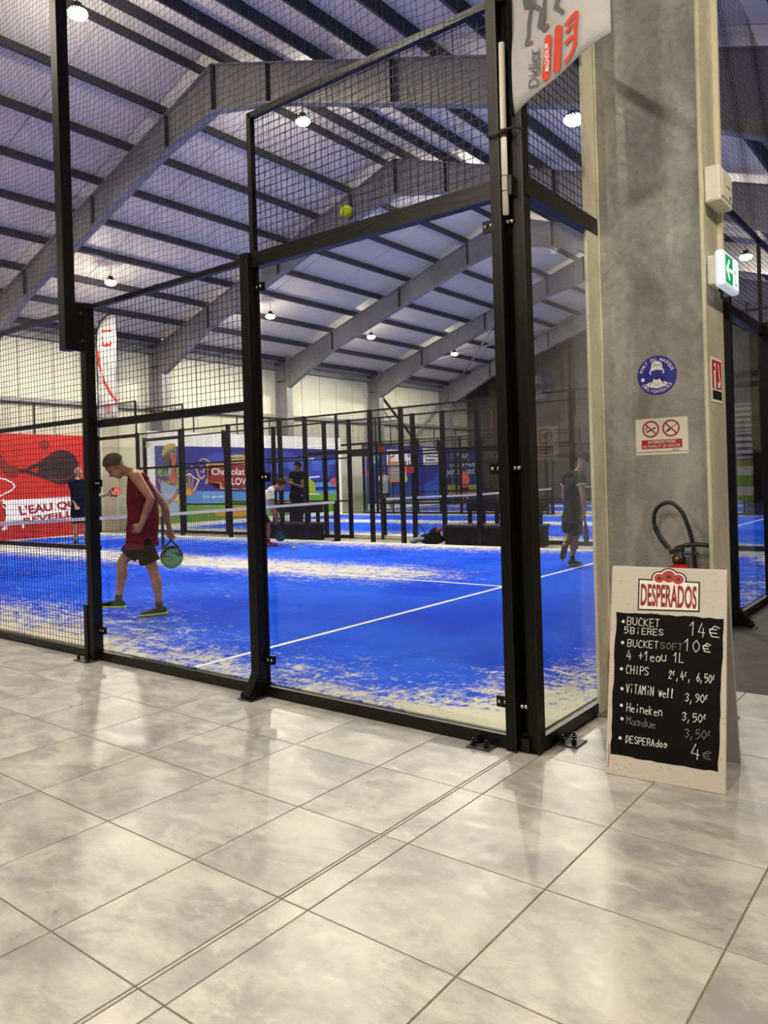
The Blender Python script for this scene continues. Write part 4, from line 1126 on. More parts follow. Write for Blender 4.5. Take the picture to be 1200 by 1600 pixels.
# brand lettering above the chalk panel
la0, lc0 = ab_uv(1001, 945); la1, lc1 = ab_uv(1089, 913)
LW = la1 - la0
def quadlogo(grow, lay, m):
    flat_obj('logo', [[FA(la0 - grow, lc0 - grow * 1.1 - .012, lay), FA(la1 + grow, lc0 - grow - .003, lay), FA(la1 + grow, lc0 + .112 + grow, lay), FA(la0 - grow, lc0 + .115 + grow, lay)],
                      ] + [circle(FA, la0 + LW * a, lc0 + c, r_ + grow, lay, 24, (r_ + grow) * .9) for a, c, r_ in ((.33, .135, .024), (.50, .145, .032), (.67, .133, .026))], m, ab)
quadlogo(.014, 1, BLKP); quadlogo(.007, 2, WHITE)
LR = mat('logo_red', (138, 24, 30), .5)
flat_obj('logo', [circle(FA, la0 + LW * a, lc0 + c, r_, 3, 24, r_ * .9) for a, c, r_ in ((.33, .135, .024), (.50, .145, .032), (.67, .133, .026))], mat('logo_red_light', (172, 58, 48), .5), ab)
flat_obj('logo', [circle(FA, la0 + LW * a, lc0 + c, r_, 4, 12, r_ * .8) for a, c, r_ in ((.33, .135, .009), (.50, .143, .012), (.67, .133, .009))], mat('logo_dark', (90, 16, 20), .5), ab)
text_on('logo', 'DESPERADOS', FA, la0, la1, lc0 - .004, lc0 + .105, LR, ab, 4, .025)
flat_obj('board_wear', ribs(FA, [(.012, .03), (.015, .09), (.012, .14)], .004, 1), mat('wear_brown', (140, 112, 84), .8), ab)

# ------------------------------------------------------------------ bodies
def bake(o, voxel, sm=4):
    md = o.modifiers.new('r', 'REMESH'); md.mode = 'VOXEL'; md.voxel_size = voxel; md.use_smooth_shade = True
    if sm:
        m2 = o.modifiers.new('s', 'SMOOTH'); m2.factor = .5; m2.iterations = sm
    dg = bpy.context.evaluated_depsgraph_get()
    me = bpy.data.meshes.new_from_object(o.evaluated_get(dg))
    old = o.data; o.modifiers.clear(); o.data = me; bpy.data.meshes.remove(old)
    for p in me.polygons: p.use_smooth = True
    return o

def person(label, loc, bearing, J, o_, vox=.010):
    """J: joints in the figure's own frame (x: right across the view, y: away, z: up, metres); bearing: direction of local x in the plane"""
    r = empty('person', label, 'person', o_.get('group'), loc); 
    r.rotation_euler = (0, 0, bearing)
    g = {k: V(v) for k, v in J.items()}
    face = g['face'].normalized(); upv = g['up'].normalized(); rt = face.cross(upv).normalized(); upv = rt.cross(face)
    H = g['head']; sc = o_.get('head', 1.0)
    b = bm_()
    # head and neck
    ellipsoid(b, H + upv * .028 * sc - face * .012, rt * .076 * sc, face * .097 * sc, upv * .092 * sc)
    ellipsoid(b, H - upv * .04 * sc + face * .025, rt * .058 * sc, face * .068 * sc, upv * .078 * sc)
    ellipsoid(b, H - upv * .096 * sc + face * .062 * sc, rt * .026, face * .022, upv * .02, 8, 6)
    ellipsoid(b, H - upv * .02 * sc + face * .096 * sc, rt * .013, face * .022, upv * .026, 8, 6)
    ellipsoid(b, H - upv * .062 * sc + face * .085 * sc, rt * .022, face * .010, upv * .012, 8, 6)
    ellipsoid(b, H + upv * .018 * sc + face * .078 * sc, rt * .045, face * .015, upv * .012, 8, 6)
    for s in (-1, 1): ellipsoid(b, H + rt * .078 * sc * s - upv * .01 - face * .008, rt * .009, face * .017, upv * .03, 8, 6)
    N = g['neck']
    tube(b, [H - upv * .05 - face * .025, (H - upv * .09 - face * .02 + N) / 2, N], [.052, .052, .06], 12, True, True)
    SL, SR, HL, HR = g['sl'], g['sr'], g['hl'], g['hr']
    sm_ = (SL + SR) / 2; hm = (HL + HR) / 2; sx = (SR - SL).normalized(); hx = (HR - HL).normalized()
    # torso
    spn = (sm_ - hm); fwd = g['fwd'].normalized(); fwd = (fwd - spn.normalized() * fwd.dot(spn.normalized())).normalized()
    bulge = o_.get('belly', .0)
    def torso(grow=0.0, top=1.0, lo=-.06, arch=0.0):
        R = []
        for t_, a, d in ((lo, .150, .115), (.0, .158, .118), (.22, .150, .112 + bulge), (.45, .148, .110 + bulge), (.68, .165, .115 + bulge * .5), (.86, .165, .100), (.97, .145, .075), (1.06, .085, .055)):
            if t_ > top: continue
            ax_ = hx.lerp(sx, max(0, min(1, t_))).normalized(); c = hm + spn * t_ - fwd * (.035 * math.sin(PI * max(0, min(1, t_)))) * o_.get('hunch', 0) + fwd * bulge * .4
            dd = fwd
            R.append(ringpts(c, ax_ * (a + grow), dd * (d + grow), 20))
        return R
    loft(b, torso())
    tube(b, [SL, sm_ + (N - sm_) * .5, SR], [.062, .07, .062], 12, True, True)
    # arms
    k_ = o_.get('bulk', 1.0)
    def arm(S_, E_, W2_):
        tube(b, [S_, S_.lerp(E_, .3), S_.lerp(E_, .75), E_, E_.lerp(W2_, .3), E_.lerp(W2_, .75), W2_], [.060 * k_, .053 * k_, .044 * k_, .040 * k_, .042 * k_, .032 * k_, .027 * k_], 12, True, True)
    arm(SL, g['el'], g['wl']); arm(SR, g['er'], g['wr'])
    def hand(W2_, tip, thumb, curl):
        """palm toward tip, four fingers curling toward `curl`, thumb toward `thumb`"""
        d = (tip - W2_).normalized(); th = (thumb - d * thumb.dot(d)).normalized(); cu = d.cross(th)
        if cu.dot(curl) < 0: cu = -cu
        hl = .088
        loft(b, [ringpts(W2_ + d * t_, th * a, cu * c, 12) for t_, a, c in ((-.01, .026, .020), (.02, .034, .018), (.05, .041, .016), (hl, .040, .014), (hl + .008, .032, .010))])
        cl = o_.get('curl', .6)
        for i, (ln, off) in enumerate(((.070, .030), (.080, .010), (.074, -.010), (.058, -.029))):
            p0 = W2_ + d * (hl - .012) + th * off; pts = [p0]; dd = d.copy(); ang = 0
            for sgm in (.42, .32, .26):
                ang += cl * (.9 + .1 * i); dd = d * math.cos(ang) + cu * math.sin(ang); pts.append(pts[-1] + dd * ln * sgm * 1.15)
            tube(b, pts, [.0098, .0092, .0085, .0072], 7, True, True)
        p0 = W2_ + d * .025 + th * .028
        tube(b, [p0, p0 + (th * .8 + d * .6) * .03 + cu * .008, p0 + (th * .55 + d * .9) * .055 + cu * .02, p0 + (th * .3 + d * 1.0) * .075 + cu * .034], [.014, .012, .0105, .008], 8, True, True)
    hand(g['wl'], g['tl'], g['thl'], g['cul']); hand(g['wr'], g['tr'], g['thr'], g['cur'])
    # legs
    def leg(Hh, K_, A_):
        d = (A_ - K_); bk = -fwd
        pts = [Hh, Hh.lerp(K_, .35), Hh.lerp(K_, .8), K_, K_ + d * .12, K_ + d * .32 + bk * .012, K_ + d * .65 + bk * .004, K_ + d * .9, A_]
        tube(b, pts, [.092, .085, .064, .056, .052, .058, .042, .034, .036], 14, True, True)
    leg(HL, g['kl'], g['al']); leg(HR, g['kr'], g['ar'])
    def foot(A_, T_, grow=0.0):
        d = (T_ - A_); dn = g.get('down', V((0, 0, -1)))
    body = obj('body', b, m_skin('skin_' + o_.get('skin_name', 'tan'), o_.get('skin', (188, 140, 112))), r); bake(body, vox, 3)
    # eyes
    for s in (-1, 1):
        b = bm_(); ellipsoid(b, H + face * (.083 * sc) + rt * .03 * s + upv * .0, rt * .013, face * .008, upv * .007, 10, 6); obj('eye', b, mat('eye_dark', (40, 28, 22), .3), r, True)
    # hair
    b = bm_(); hh = o_.get('hair_t', .010)
    ellipsoid(b, H + upv * .034 * sc - face * .018, rt * (.078 * sc + hh), face * (.093 * sc + hh), upv * (.090 * sc + hh), 26, 18)
    dl = [v for v in b.verts if ((v.co - H).dot(face) > .062 * sc and (v.co - H).dot(upv) < .075 * sc) or (v.co - H).dot(upv) < -.03 * sc - (v.co - H).dot(face) * .25 or ((v.co - H).dot(face) > .02 and (v.co - H).dot(upv) < .035 * sc)]
    bmesh.ops.delete(b, geom=dl, context='VERTS')
    if o_.get('ponytail'):
        tube(b, [H - face * .1 + upv * .05, H - face * .15 - upv * .0, H - face * .14 - upv * .14], [.03, .035, .012], 10, True, True)
    hm_ = obj('hair', b, m_cloth('hair_' + o_.get('hair_name', 'grey'), o_.get('hair', (110, 104, 98)), o_.get('hair2'), .8, 60), r, True)
    md = hm_.modifiers.new('s', 'SOLIDIFY'); md.thickness = -.012
    # shirt
    if True:
        b = bm_(); g_ = o_.get('shirt_grow', .022); sl_ = o_.get('sleeve', .5)
        R = torso(g_, 1.0 if sl_ > 0 else 1.07, o_.get('hem', -.12))
        # looser hem
        c = hm + spn * (o_.get('hem', -.12)); R[0] = ringpts(c + fwd * bulge * .3, hx * (.184 + g_), fwd * (.145 + g_), 20); R[1] = ringpts(hm + fwd * bulge * .4, hx * (.178 + g_), fwd * (.136 + g_), 20)
        loft(b, R)
        if sl_ > 0:
            tube(b, [SL, sm_ + (N - sm_) * .45, SR], [.076, .072, .076], 12, True, True)
            for S_, E_ in ((SL, g['el']), (SR, g['er'])): tube(b, [S_, S_.lerp(E_, sl_ * .5), S_.lerp(E_, sl_)], [.078 * k_, .072 * k_, .070 * k_], 14, True, False)
            if sl_ > .9:
                for E_, W3 in ((g['el'], g['wl']), (g['er'], g['wr'])): tube(b, [E_, E_.lerp(W3, .9)], [.056, .042], 12, True, True)
        else:
            for s, S_ in ((-1, SL), (1, SR)):
                a_ = sm_.lerp(S_, .55); tube(b, [a_ + fwd * .06 - spn.normalized() * .04, a_ + spn.normalized() * .05, a_ - fwd * .06 - spn.normalized() * .02], [.04, .034, .045], 10, True, True)
        sh = obj('shirt', b, m_cloth('shirt_' + o_['shirt_name'], o_['shirt'], o_.get('shirt2'), .85, 6), r); bake(sh, vox, 3)
        if o_.get('folds'):
            tx = bpy.data.textures.new('folds', 'CLOUDS'); tx.noise_scale = .12
            md = sh.modifiers.new('d', 'DISPLACE'); md.texture = tx; md.strength = .022; md.mid_level = .5
        if o_.get('trim'):
            for S_, E_ in ((SL, g['el']), (SR, g['er'])):
                pp = S_.lerp(E_, sl_ - .03); dd = (E_ - S_).normalized() * .008
                b = bm_(); cyl(b, pp - dd, pp + dd, .073 * k_, 18); obj('sleeve_trim', b, mat('trim_' + o_['shirt_name'], o_['trim'], .8), r)
    # shorts or trousers
    b = bm_(); ln = o_.get('short_len', .75)
    loft(b, [ringpts(hm + spn * t_, hx * a, fwd * d, 20) for t_, a, d in ((-.14, .150, .110), (-.05, .172, .135), (.05, .172, .135), (.12, .165, .130))])
    for Hh, K_, A_ in ((HL, g['kl'], g['al']), (HR, g['kr'], g['ar'])):
        if ln <= 1: tube(b, [Hh + (Hh - K_).normalized() * .01, Hh.lerp(K_, ln * .5), Hh.lerp(K_, ln)], [.101, .107, .107], 16, True, False)
        else: tube(b, [Hh, Hh.lerp(K_, .5), K_, K_.lerp(A_, .5), A_], [.106, .095, .074, .072, .06], 16, True, False)
    so = obj('shorts' if ln <= 1 else 'trousers', b, m_cloth('shorts_' + o_['shorts_name'], o_['shorts'], None, .8, 8), r); bake(so, vox, 3)
    # shoes with soles and socks
    for A_, T_, hu in ((g['al'], g['fl'], g.get('ul', V((0, 0, 1)))), (g['ar'], g['fr'], g.get('ur', V((0, 0, 1))))):
        d = (T_ - A_); u3 = hu.normalized(); d = (d - u3 * d.dot(u3)).normalized(); s3 = d.cross(u3)
        base = A_ - u3 * .075
        b = bm_(); loft(b, [ringpts(base - d * .075 + d * .285 * t_ + u3 * (zc + .012), s3 * a, u3 * c, 14) for t_, zc, a, c in ((0, .030, .018, .022), (.06, .036, .032, .034), (.22, .042, .038, .044), (.38, .040, .039, .040), (.55, .030, .042, .030), (.75, .022, .046, .021), (.9, .017, .040, .015), (1.0, .014, .022, .010))])
        tube(b, [A_ - u3 * .04, A_ + u3 * .01 - d * .01], [.044, .043], 14)
        sh = obj('shoe', b, m_cloth('shoe_' + o_['shoe_name'], o_['shoe'], None, .6, 30), r); bake(sh, min(vox, .009), 2)
        b = bm_(); loft(b, [ringpts(base - d * .08 + d * .295 * t_ + u3 * .013, s3 * a * 1.04, u3 * .016, 12) for t_, a in ((0, .022), (.05, .034), (.25, .040), (.5, .041), (.75, .048), (.93, .040), (1.0, .018))])
        so = obj('sole', b, mat('sole_' + o_['shoe_name'], o_['sole'], .6), sh, True)
        if o_.get('laces'):
            b = bm_()
            for q in range(5):
                c = base + d * (.03 + .022 * q) + u3 * (.092 - .010 * q)
                tube(b, [c - s3 * .028 - u3 * .012, c, c + s3 * .028 - u3 * .012], .0045, 5)
            obj('laces', b, mat('laces_' + o_['shoe_name'], o_['laces'], .6), sh)
        K_ = g['kl'] if A_ == g['al'] else g['kr']
        b = bm_(); tube(b, [A_ - u3 * .03, A_ + (K_ - A_).normalized() * .07], [.040, .040], 14); obj('sock', b, mat('sock_' + o_['shoe_name'], o_.get('sock', (20, 20, 22)), .9), r, True)
    bpy.context.view_layer.update()
    lo_ = min((c.matrix_world @ v.co).z for c in r.children_recursive if c.type == 'MESH' and c.name.startswith(('shoe', 'sole')) for v in c.data.vertices)
    r.location.z += o_.get('ground', ZT) + .001 - lo_
    return r

def bearing_of(p):
    d = V((p[0] - CAM.x, p[1] - CAM.y, 0)).normalized(); rx = V((d.y, -d.x, 0))
    return math.atan2(rx.y, rx.x), (V(p) - CAM).length

def racket(label, loc, bearing, butt, tip, n, face_rgb, face2, group=None, detail=True):
    """padel racket in the figure frame: butt of the handle to the tip of the head, n = face normal"""
    r = empty('padel_racket', label, 'racket', group, loc); r.rotation_euler = (0, 0, bearing)
    butt = V(butt); tip = V(tip); d = (tip - butt).normalized(); n = V(n); n = (n - d * n.dot(d)).normalized(); s = d.cross(n)
    L_ = .455
    b = bm_(); tube(b, [butt, butt + d * .13], [.016, .0145], 12); obj('grip', b, RUBBER, r, True)
    b = bm_()
    for q in (-1, 1): tube(b, [butt + d * .12, butt + d * .165 + s * .022 * q, butt + d * .215 + s * .075 * q], [.013, .010, .012], 8, True, True)
    obj('throat', b, mat('racket_dark', (24, 26, 40), .35), r, True)
    c = butt + d * .325; a = .125; e = .13
    prof = []
    for i in range(36):
        t_ = 2 * PI * i / 36; x = a * math.cos(t_); y = e * math.sin(t_)
        if y < -.03: x *= 1 - (-.03 - y) * 1.6
        prof.append((x, y))
    b = bm_(); F_ = [b.verts.new(c + s * x + d * y + n * .018) for x, y in prof]; B_ = [b.verts.new(c + s * x + d * y - n * .018) for x, y in prof]
    for i in range(36):
        j = (i + 1) % 36; b.faces.new((F_[i], F_[j], B_[j], B_[i]))
    b.faces.new(F_); b.faces.new(B_[::-1]); obj('head', b, mat('racket_face_%d' % face_rgb[1], face_rgb, .4), r)
    for sg in (1, -1):
        F3 = lambda x, y, lay=1: c + s * x + d * y + n * sg * (.018 + .001 * lay)
        flat_obj('print', [[F3(x * .97, y * .97, 1) for x, y in prof if y < .02] ], mat('racket_print_dark', (22, 26, 44), .4), r)
        flat_obj('print', ribs(F3, [(.09, .05), (.0, .07), (-.07, .03), (-.02, -.02), (.05, -.03), (.02, -.07), (-.06, -.07)], .035, 2), mat('racket_print_%d' % face2[1], face2, .4), r)
        hol = []
        for i in range(-4, 5):
            for j in range(-3, 5):
                if math.hypot(i * .024, j * .024) < .1: hol.append(circle(F3, i * .024, j * .024 + .0, .0072, 3, 8))
        if detail: flat_obj('hole', hol, mat('racket_hole', (170, 190, 225), .6), r, kind='stuff')
    return r

# --- man in the red vest
px0, sc0 = 507, 736.0
man_p = at(235, 960, 2, ZT)
bg, dist = bearing_of(man_p); scl = 5.333 * FPX / dist
def M(X, Y, d=0.0): return V(((X - 507) / scl, d, (1512 - Y) / scl))
J = dict(head=M(278, 288, 0), face=V((-.62, -.10, -.78)), up=V((-.75, 0, .62)), neck=M(392, 338, .0),
         sl=M(432, 375, -.17), sr=M(462, 372, .17), hl=M(455, 868, -.09), hr=M(478, 860, .09), fwd=V((-1, -.1, -.1)),
         el=M(535, 545, -.29), wl=M(462, 735, -.25), tl=M(405, 812, -.225), thl=V((-1, 0, .4)), cul=V((-.3, 1, 0)),
         er=M(640, 600, .22), wr=M(672, 790, .22), tr=M(688, 868, .22), thr=V((-.8, -.3, 0)), cur=V((-.4, -.9, .2)),
         kl=M(540, 1105, -.10), al=M(580, 1400, -.09), fl=M(440, 1470, -.13), kr=M(308, 1035, .13), ar=M(268, 1350, .14), fr=M(150, 1400, .12), ur=V((.12, 0, 1)))
person('man in dark red vest and navy shorts, head bowed, tugging his hem', man_p, bg, J,
       dict(hair=(86, 78, 68), hair_t=.004, skin=(176, 128, 100), shirt=(112, 22, 38), shirt2=(88, 16, 30), shirt_name='red', shorts=(5, 6, 12), shorts_name='navy', shoe=(34, 36, 38), shoe_name='lime', sole=(196, 220, 60), laces=(190, 225, 90),
            sleeve=0, shirt_grow=.03, belly=.025, folds=True, hem=-.12, short_len=.74, curl=.45, bulk=1.05, hunch=1, head=1.07), .0075)
racket('dark and green racket hanging from the right hand of the man in red', man_p, bg, M(686, 845, .245), M(686, 1190, .245), V((.1, -1, 0)), (96, 176, 60), (120, 196, 70))

# --- man in dark shirt walking away beside the column
p = at(895, 884, 2, ZT); bg, dist = bearing_of(p); s2 = 7.62 * FPX / dist
def M(X, Y, d=0.0): return V(((X - 280) / s2, d, (1470 - Y) / s2))
J = dict(head=M(430, 258), face=V((.6, .8, -.25)), up=V((.12, .1, 1)), neck=M(385, 365, -.0),
         sl=M(235, 440, .12), sr=M(388, 450, -.12), hl=M(245, 900, .06), hr=M(330, 905, -.06), fwd=V((.5, .85, -.1)),
         el=M(205, 650, .22), wl=M(235, 800, .34), tl=M(250, 870, .38), thl=V((1, .2, 0)), cul=V((0, 1, 0)),
         er=M(415, 660, -.22), wr=M(425, 845, -.16), tr=M(400, 930, -.15), thr=V((-.2, 1, 0)), cur=V((-1, .2, 0)),
         kl=M(250, 1130, .12), al=M(195, 1205, -.24), fl=M(160, 1350, -.30), ul=V((-.25, -.85, .45)), kr=M(315, 1150, .06), ar=M(270, 1400, -.02), fr=M(370, 1440, .12))
person('man in charcoal shirt and dark shorts walking away on the court beside the column', p, bg, J,
       dict(hair=(44, 34, 30), hair_name='dark', skin=(182, 132, 112), skin_name='light', shirt=(52, 56, 60), shirt_name='charcoal', trim=(200, 200, 200), shorts=(38, 44, 48), shorts_name='slate', shoe=(66, 62, 66), shoe_name='grey', sole=(170, 166, 160),
            sleeve=.45, shirt_grow=.012, folds=True, hem=-.16, short_len=.75, sock=(40, 40, 44)), .010)
racket('navy racket held by the man in the charcoal shirt', p, bg, M(422, 850, -.15), M(440, 1190, -.13), V((1, -.25, 0)), (30, 40, 90), (50, 60, 120), detail=False)

# --- man in white T-shirt bending by the net
p = at(418, 853, 2, ZT); bg, dist = bearing_of(p); s3 = 7.5 * FPX / dist
def M(X, Y, d=0.0): return V(((X - 140) / s3, d, (1290 - Y) / s3))
J = dict(head=M(312, 592, 0), face=V((.8, -.1, -.58)), up=V((.55, 0, .8)), neck=M(228, 622, 0),
         sl=M(195, 650, .17), sr=M(190, 660, -.17), hl=M(70, 905, .09), hr=M(75, 905, -.09), fwd=V((.9, 0, -.6)),
         el=M(215, 830, .22), wl=M(262, 960, .2), tl=M(275, 1020, .2), thl=V((1, 0, 0)), cul=V((.2, -1, 0)),
         er=M(205, 850, -.22), wr=M(240, 990, -.2), tr=M(250, 1040, -.2), thr=V((1, 0, 0)), cur=V((.2, 1, 0)),
         kl=M(150, 1070, .12), al=M(60, 1250, .1), fl=M(150, 1270, .1), kr=M(158, 1085, -.12), ar=M(150, 1245, -.12), fr=M(270, 1275, -.14))
person('man in white T-shirt and red shoes bending forward at the net post', p, bg, J,
       dict(hair=(74, 52, 40), hair_name='brown', skin=(160, 112, 94), skin_name='mid', shirt=(222, 222, 214), shirt_name='white', shorts=(30, 30, 34), shorts_name='black', shoe=(190, 60, 50), shoe_name='red', sole=(214, 90, 70), sleeve=.5, hem=-.05, short_len=.7), .012)
racket('dark green racket hanging low from the hand of the man in white', p, bg, M(255, 1000, -.2), M(300, 1235, -.2), V((.2, -1, 0)), (40, 66, 60), (60, 90, 70), detail=False)

# --- player in navy at the far left
p = at(120, 853, 2, ZT); bg, dist = bearing_of(p); s4 = 6.667 * FPX / dist
def M(X, Y, d=0.0): return V(((X - 800) / s4, d, (1420 - Y) / s4))
J = dict(head=M(838, 722, 0), face=V((.6, -.7, -.1)), up=V((0, 0, 1)), neck=M(828, 782, 0),
         sl=M(768, 815, .0), sr=M(890, 815, 0), hl=M(800, 1090, 0), hr=M(868, 1090, 0), fwd=V((.4, -.9, 0)),
         el=M(775, 940, .05), wl=M(800, 1040, -.1), tl=M(815, 1080, -.12), thl=V((1, 0, .2)), cul=V((0, -1, 0)),
         er=M(935, 920, -.1), wr=M(1010, 945, -.2), tr=M(1050, 945, -.22), thr=V((0, 0, 1)), cur=V((0, 1, 0)),
         kl=M(795, 1235, -.03), al=M(790, 1395, 0), fl=M(800, 1410, -.15), kr=M(880, 1235, -.03), ar=M(890, 1390, .0), fr=M(900, 1410, -.15))
person('player in navy top and shorts standing half behind the left black post', p, bg, J,
       dict(hair=(170, 150, 130), hair_name='fair', skin=(190, 150, 124), skin_name='pale', shirt=(22, 26, 44), shirt_name='navy', shorts=(18, 24, 48), shorts_name='navy2', shoe=(40, 40, 46), shoe_name='dark', sole=(180, 180, 180), sleeve=.5, hem=-.15, short_len=.8, hair_t=.004), .014)
racket('red faced racket held out right of the left black post', p, bg, M(1040, 950, -.22), M(1215, 895, -.22), V((.1, -1, .2)), (214, 90, 80), (236, 130, 110), detail=False)

# --- standing person in black by the benches
p2 = at(467, 800, 1, 11.05); p = V((p2.x, 11.05, 0)); bg, dist = bearing_of(p); s5 = 7.5 * FPX / dist
zf = 1.96
def M(X, Y, d=0.0): return V(((X - 490) / s5, d, zf - (Y - 320) / s5))
J = dict(head=M(490, 358, 0), face=V((-.7, -.6, -.2)), up=V((0, 0, 1)), neck=M(485, 405, 0),
         sl=M(420, 440, -.05), sr=M(535, 440, .05), hl=M(440, 700, 0), hr=M(510, 700, 0), fwd=V((-.5, -.85, 0)),
         el=M(400, 560, -.15), wl=M(350, 520, -.2), tl=M(342, 470, -.2), thl=V((1, 0, 0)), cul=V((0, 1, 0)),
         er=M(545, 600, -.08), wr=M(450, 560, -.25), tr=M(400, 545, -.26), thr=V((0, 0, 1)), cur=V((0, 1, 0)),
         kl=V(M(440, 800, 0).xy.to_3d()) + V((0, 0, .48)), kr=V(M(510, 800, 0).xy.to_3d()) + V((0, 0, .48)), al=V((M(440, 0).x, 0, .08)), ar=V((M(510, 0).x, 0, .08)), fl=V((M(400, 0).x, -.2, .03)), fr=V((M(480, 0).x, -.2, .03)))
person('person dressed in black standing behind the net in front of the mural', p, bg, J,
       dict(hair=(22, 20, 22), hair_name='black', skin=(120, 92, 80), skin_name='brown', shirt=(20, 20, 26), shirt_name='black', shorts=(18, 18, 22), shorts_name='black2', shoe=(30, 30, 32), shoe_name='black', sole=(60, 60, 60), sleeve=.45, hem=-.1, short_len=2, ground=0), .014)

# --- man in white checked shirt on the far court
p = at(604, 799, 2, ZT); bg, dist = bearing_of(p); s6 = 6 * FPX / dist
def M(X, Y, d=0.0): return V(((X - 262) / s6, d, (715 - Y) / s6))
J = dict(head=M(243, 345, 0), face=V((.1, .9, -.1)), up=V((0, 0, 1)), neck=M(243, 375, 0),
         sl=M(205, 400, 0), sr=M(285, 400, 0), hl=M(222, 540, 0), hr=M(268, 540, 0), fwd=V((0, 1, 0)),
         el=M(182, 455, .0), wl=M(195, 510, .1), tl=M(200, 530, .1), thl=V((1, 0, 0)), cul=V((0, 1, 0)),
         er=M(308, 450, .0), wr=M(325, 505, .05), tr=M(328, 530, .05), thr=V((-1, 0, 0)), cur=V((0, 1, 0)),
         kl=M(212, 620, .02), al=M(197, 700, 0), fl=M(190, 712, .15), kr=M(290, 620, .02), ar=M(315, 700, 0), fr=M(325, 712, .15))
person('distant man in white T-shirt and dark shorts seen from behind on the farthest court', p, bg, J,
       dict(hair=(30, 26, 26), hair_name='black', skin=(176, 130, 108), skin_name='mid2', shirt=(214, 214, 214), shirt_name='white2', shorts=(26, 28, 36), shorts_name='dark', shoe=(214, 214, 214), shoe_name='white', sole=(220, 220, 220), sleeve=.45, hem=-.05, short_len=.7), .016)

# --- woman in orange top, far court
p = at(727, 792, 2, ZT); bg, dist = bearing_of(p); s7 = 6 * FPX / dist
def M(X, Y, d=0.0): return V(((X - 995) / s7, d, (672 - Y) / s7))
J = dict(head=M(992, 350, 0), face=V((-.3, -.9, -.1)), up=V((0, 0, 1)), neck=M(994, 373, 0),
         sl=M(968, 388, 0), sr=M(1024, 388, 0), hl=M(978, 490, 0), hr=M(1014, 490, 0), fwd=V((0, -1, 0)),
         el=M(962, 430, -.05), wl=M(975, 450, -.22), tl=M(990, 450, -.25), thl=V((0, 0, 1)), cul=V((0, -1, 0)),
         er=M(1032, 430, -.05), wr=M(1015, 452, -.22), tr=M(1000, 452, -.25), thr=V((0, 0, 1)), cur=V((0, -1, 0)),
         kl=M(976, 575, -.02), al=M(974, 655, 0), fl=M(970, 668, -.15), kr=M(1016, 575, -.02), ar=M(1018, 655, 0), fr=M(1022, 668, -.15))
person('distant woman in orange top and black shorts by the dark blue wall print', p, bg, J,
       dict(hair=(60, 40, 30), hair_name='brown', skin=(190, 130, 104), skin_name='warm', shirt=(220, 90, 56), shirt_name='orange', shorts=(24, 24, 28), shorts_name='black', shoe=(200, 200, 200), shoe_name='white', sole=(220, 220, 220), sleeve=.2, hem=-.02, short_len=.5, ponytail=True), .016)

# ------------------------------------------------------------------ balls
YB = mat('felt_yellow', (206, 220, 50), .9)
def ball(label, loc, r_=.034):
    r = empty('padel_ball', label, 'ball', 'yellow padel balls', loc)
    b = bm_(); bmesh.ops.create_icosphere(b, subdivisions=3, radius=r_); obj('felt', b, m_cloth('felt_yellow', (206, 220, 50)), r, True)
    b = bm_(); pts = []
    for k in range(41):
        t_ = 2 * PI * k / 40; al = .44
        x = al * math.cos(t_) + (1 - al) * math.cos(3 * t_) * .55; y = al * math.sin(t_) - (1 - al) * math.sin(3 * t_) * .55; z = .75 * math.sin(2 * t_)
        pts.append(V((x, z, y)).normalized() * (r_ * 1.003))
    tube(b, pts, .0016, 5, False); obj('seam', b, mat('ball_seam', (120, 130, 60), .7), r)
    return r
bp_ = at(541, 331, 1, -.03)
bl = ball('yellow ball stuck in the wire mesh above the glass pane', bp_, .040)
FB = frame((0, -.0405, 0), (1, 0, 0), (0, 0, 1), (.2, -1, 0), .001)
flat_obj('print', ribs(lambda a, c, lay=1: V((a, -math.sqrt(max(0, .0412 ** 2 - a * a - c * c)), c)), [(-.012, .012), (.012, .012), (.0, -.014), (-.012, .012)], .004), BLKP, bl)
q = at(459, 856, 2, ZT + .034); ball('yellow ball lying on the blue court in front of the net', (q.x, q.y, ZT + .034))

# ------------------------------------------------------------------ benches, bags and board in the aisle
RAT = m_cloth('dark_rattan', (38, 38, 42), (24, 24, 28), .7, 40)
def bench(label, x0, x1, y0, y1, hb):
    r = empty('bench', label, 'bench', None, ((x0 + x1) / 2, (y0 + y1) / 2, 0)); h = (x1 - x0) / 2; d = (y1 - y0) / 2
    n = 4
    for i in range(n):
        b = bm_(); box(b, -h + 2 * h * i / n + .006, -h + 2 * h * (i + 1) / n - .006, -d, d, .0, .40); obj('seat_box', b, RAT, r)
    b = bm_(); box(b, -h - .02, h + .02, -d - .02, d + .02, .40, .45); obj('seat_top', b, mat('bench_top', (46, 46, 50), .5), r)
    for i in range(6):
        x = -h + .25 + (2 * h - .4) * i / 5; b = bm_(); box(b, x - .04, x + .04, d - .09, d - .03, .45, hb - .2); obj('back_support', b, BLACK, r)
    b = bm_(); box(b, -h + .2, h, d - .10, d - .02, hb - .24, hb); obj('backrest', b, RAT, r)
    return r
bench('long black box bench with backrest beyond the far mesh, behind the bags', -7.25, -5.15, 10.25, 10.95, .95)
q0 = at(418, 838, 1, 10.5); q1 = at(503, 838, 1, 10.5)
bench('low black bench at the net, mostly hidden by the bending man', q0.x, q1.x, 10.05, 10.6, .93)
BAGM = m_cloth('bag_black', (22, 24, 28), None, .7, 20)
q = at(668, 838, 1, 10.3); bgr = empty('sports_bag', 'black sports bag with red tab lying on the aisle floor by the bench', 'bag', None, (q.x, 10.3, 0))
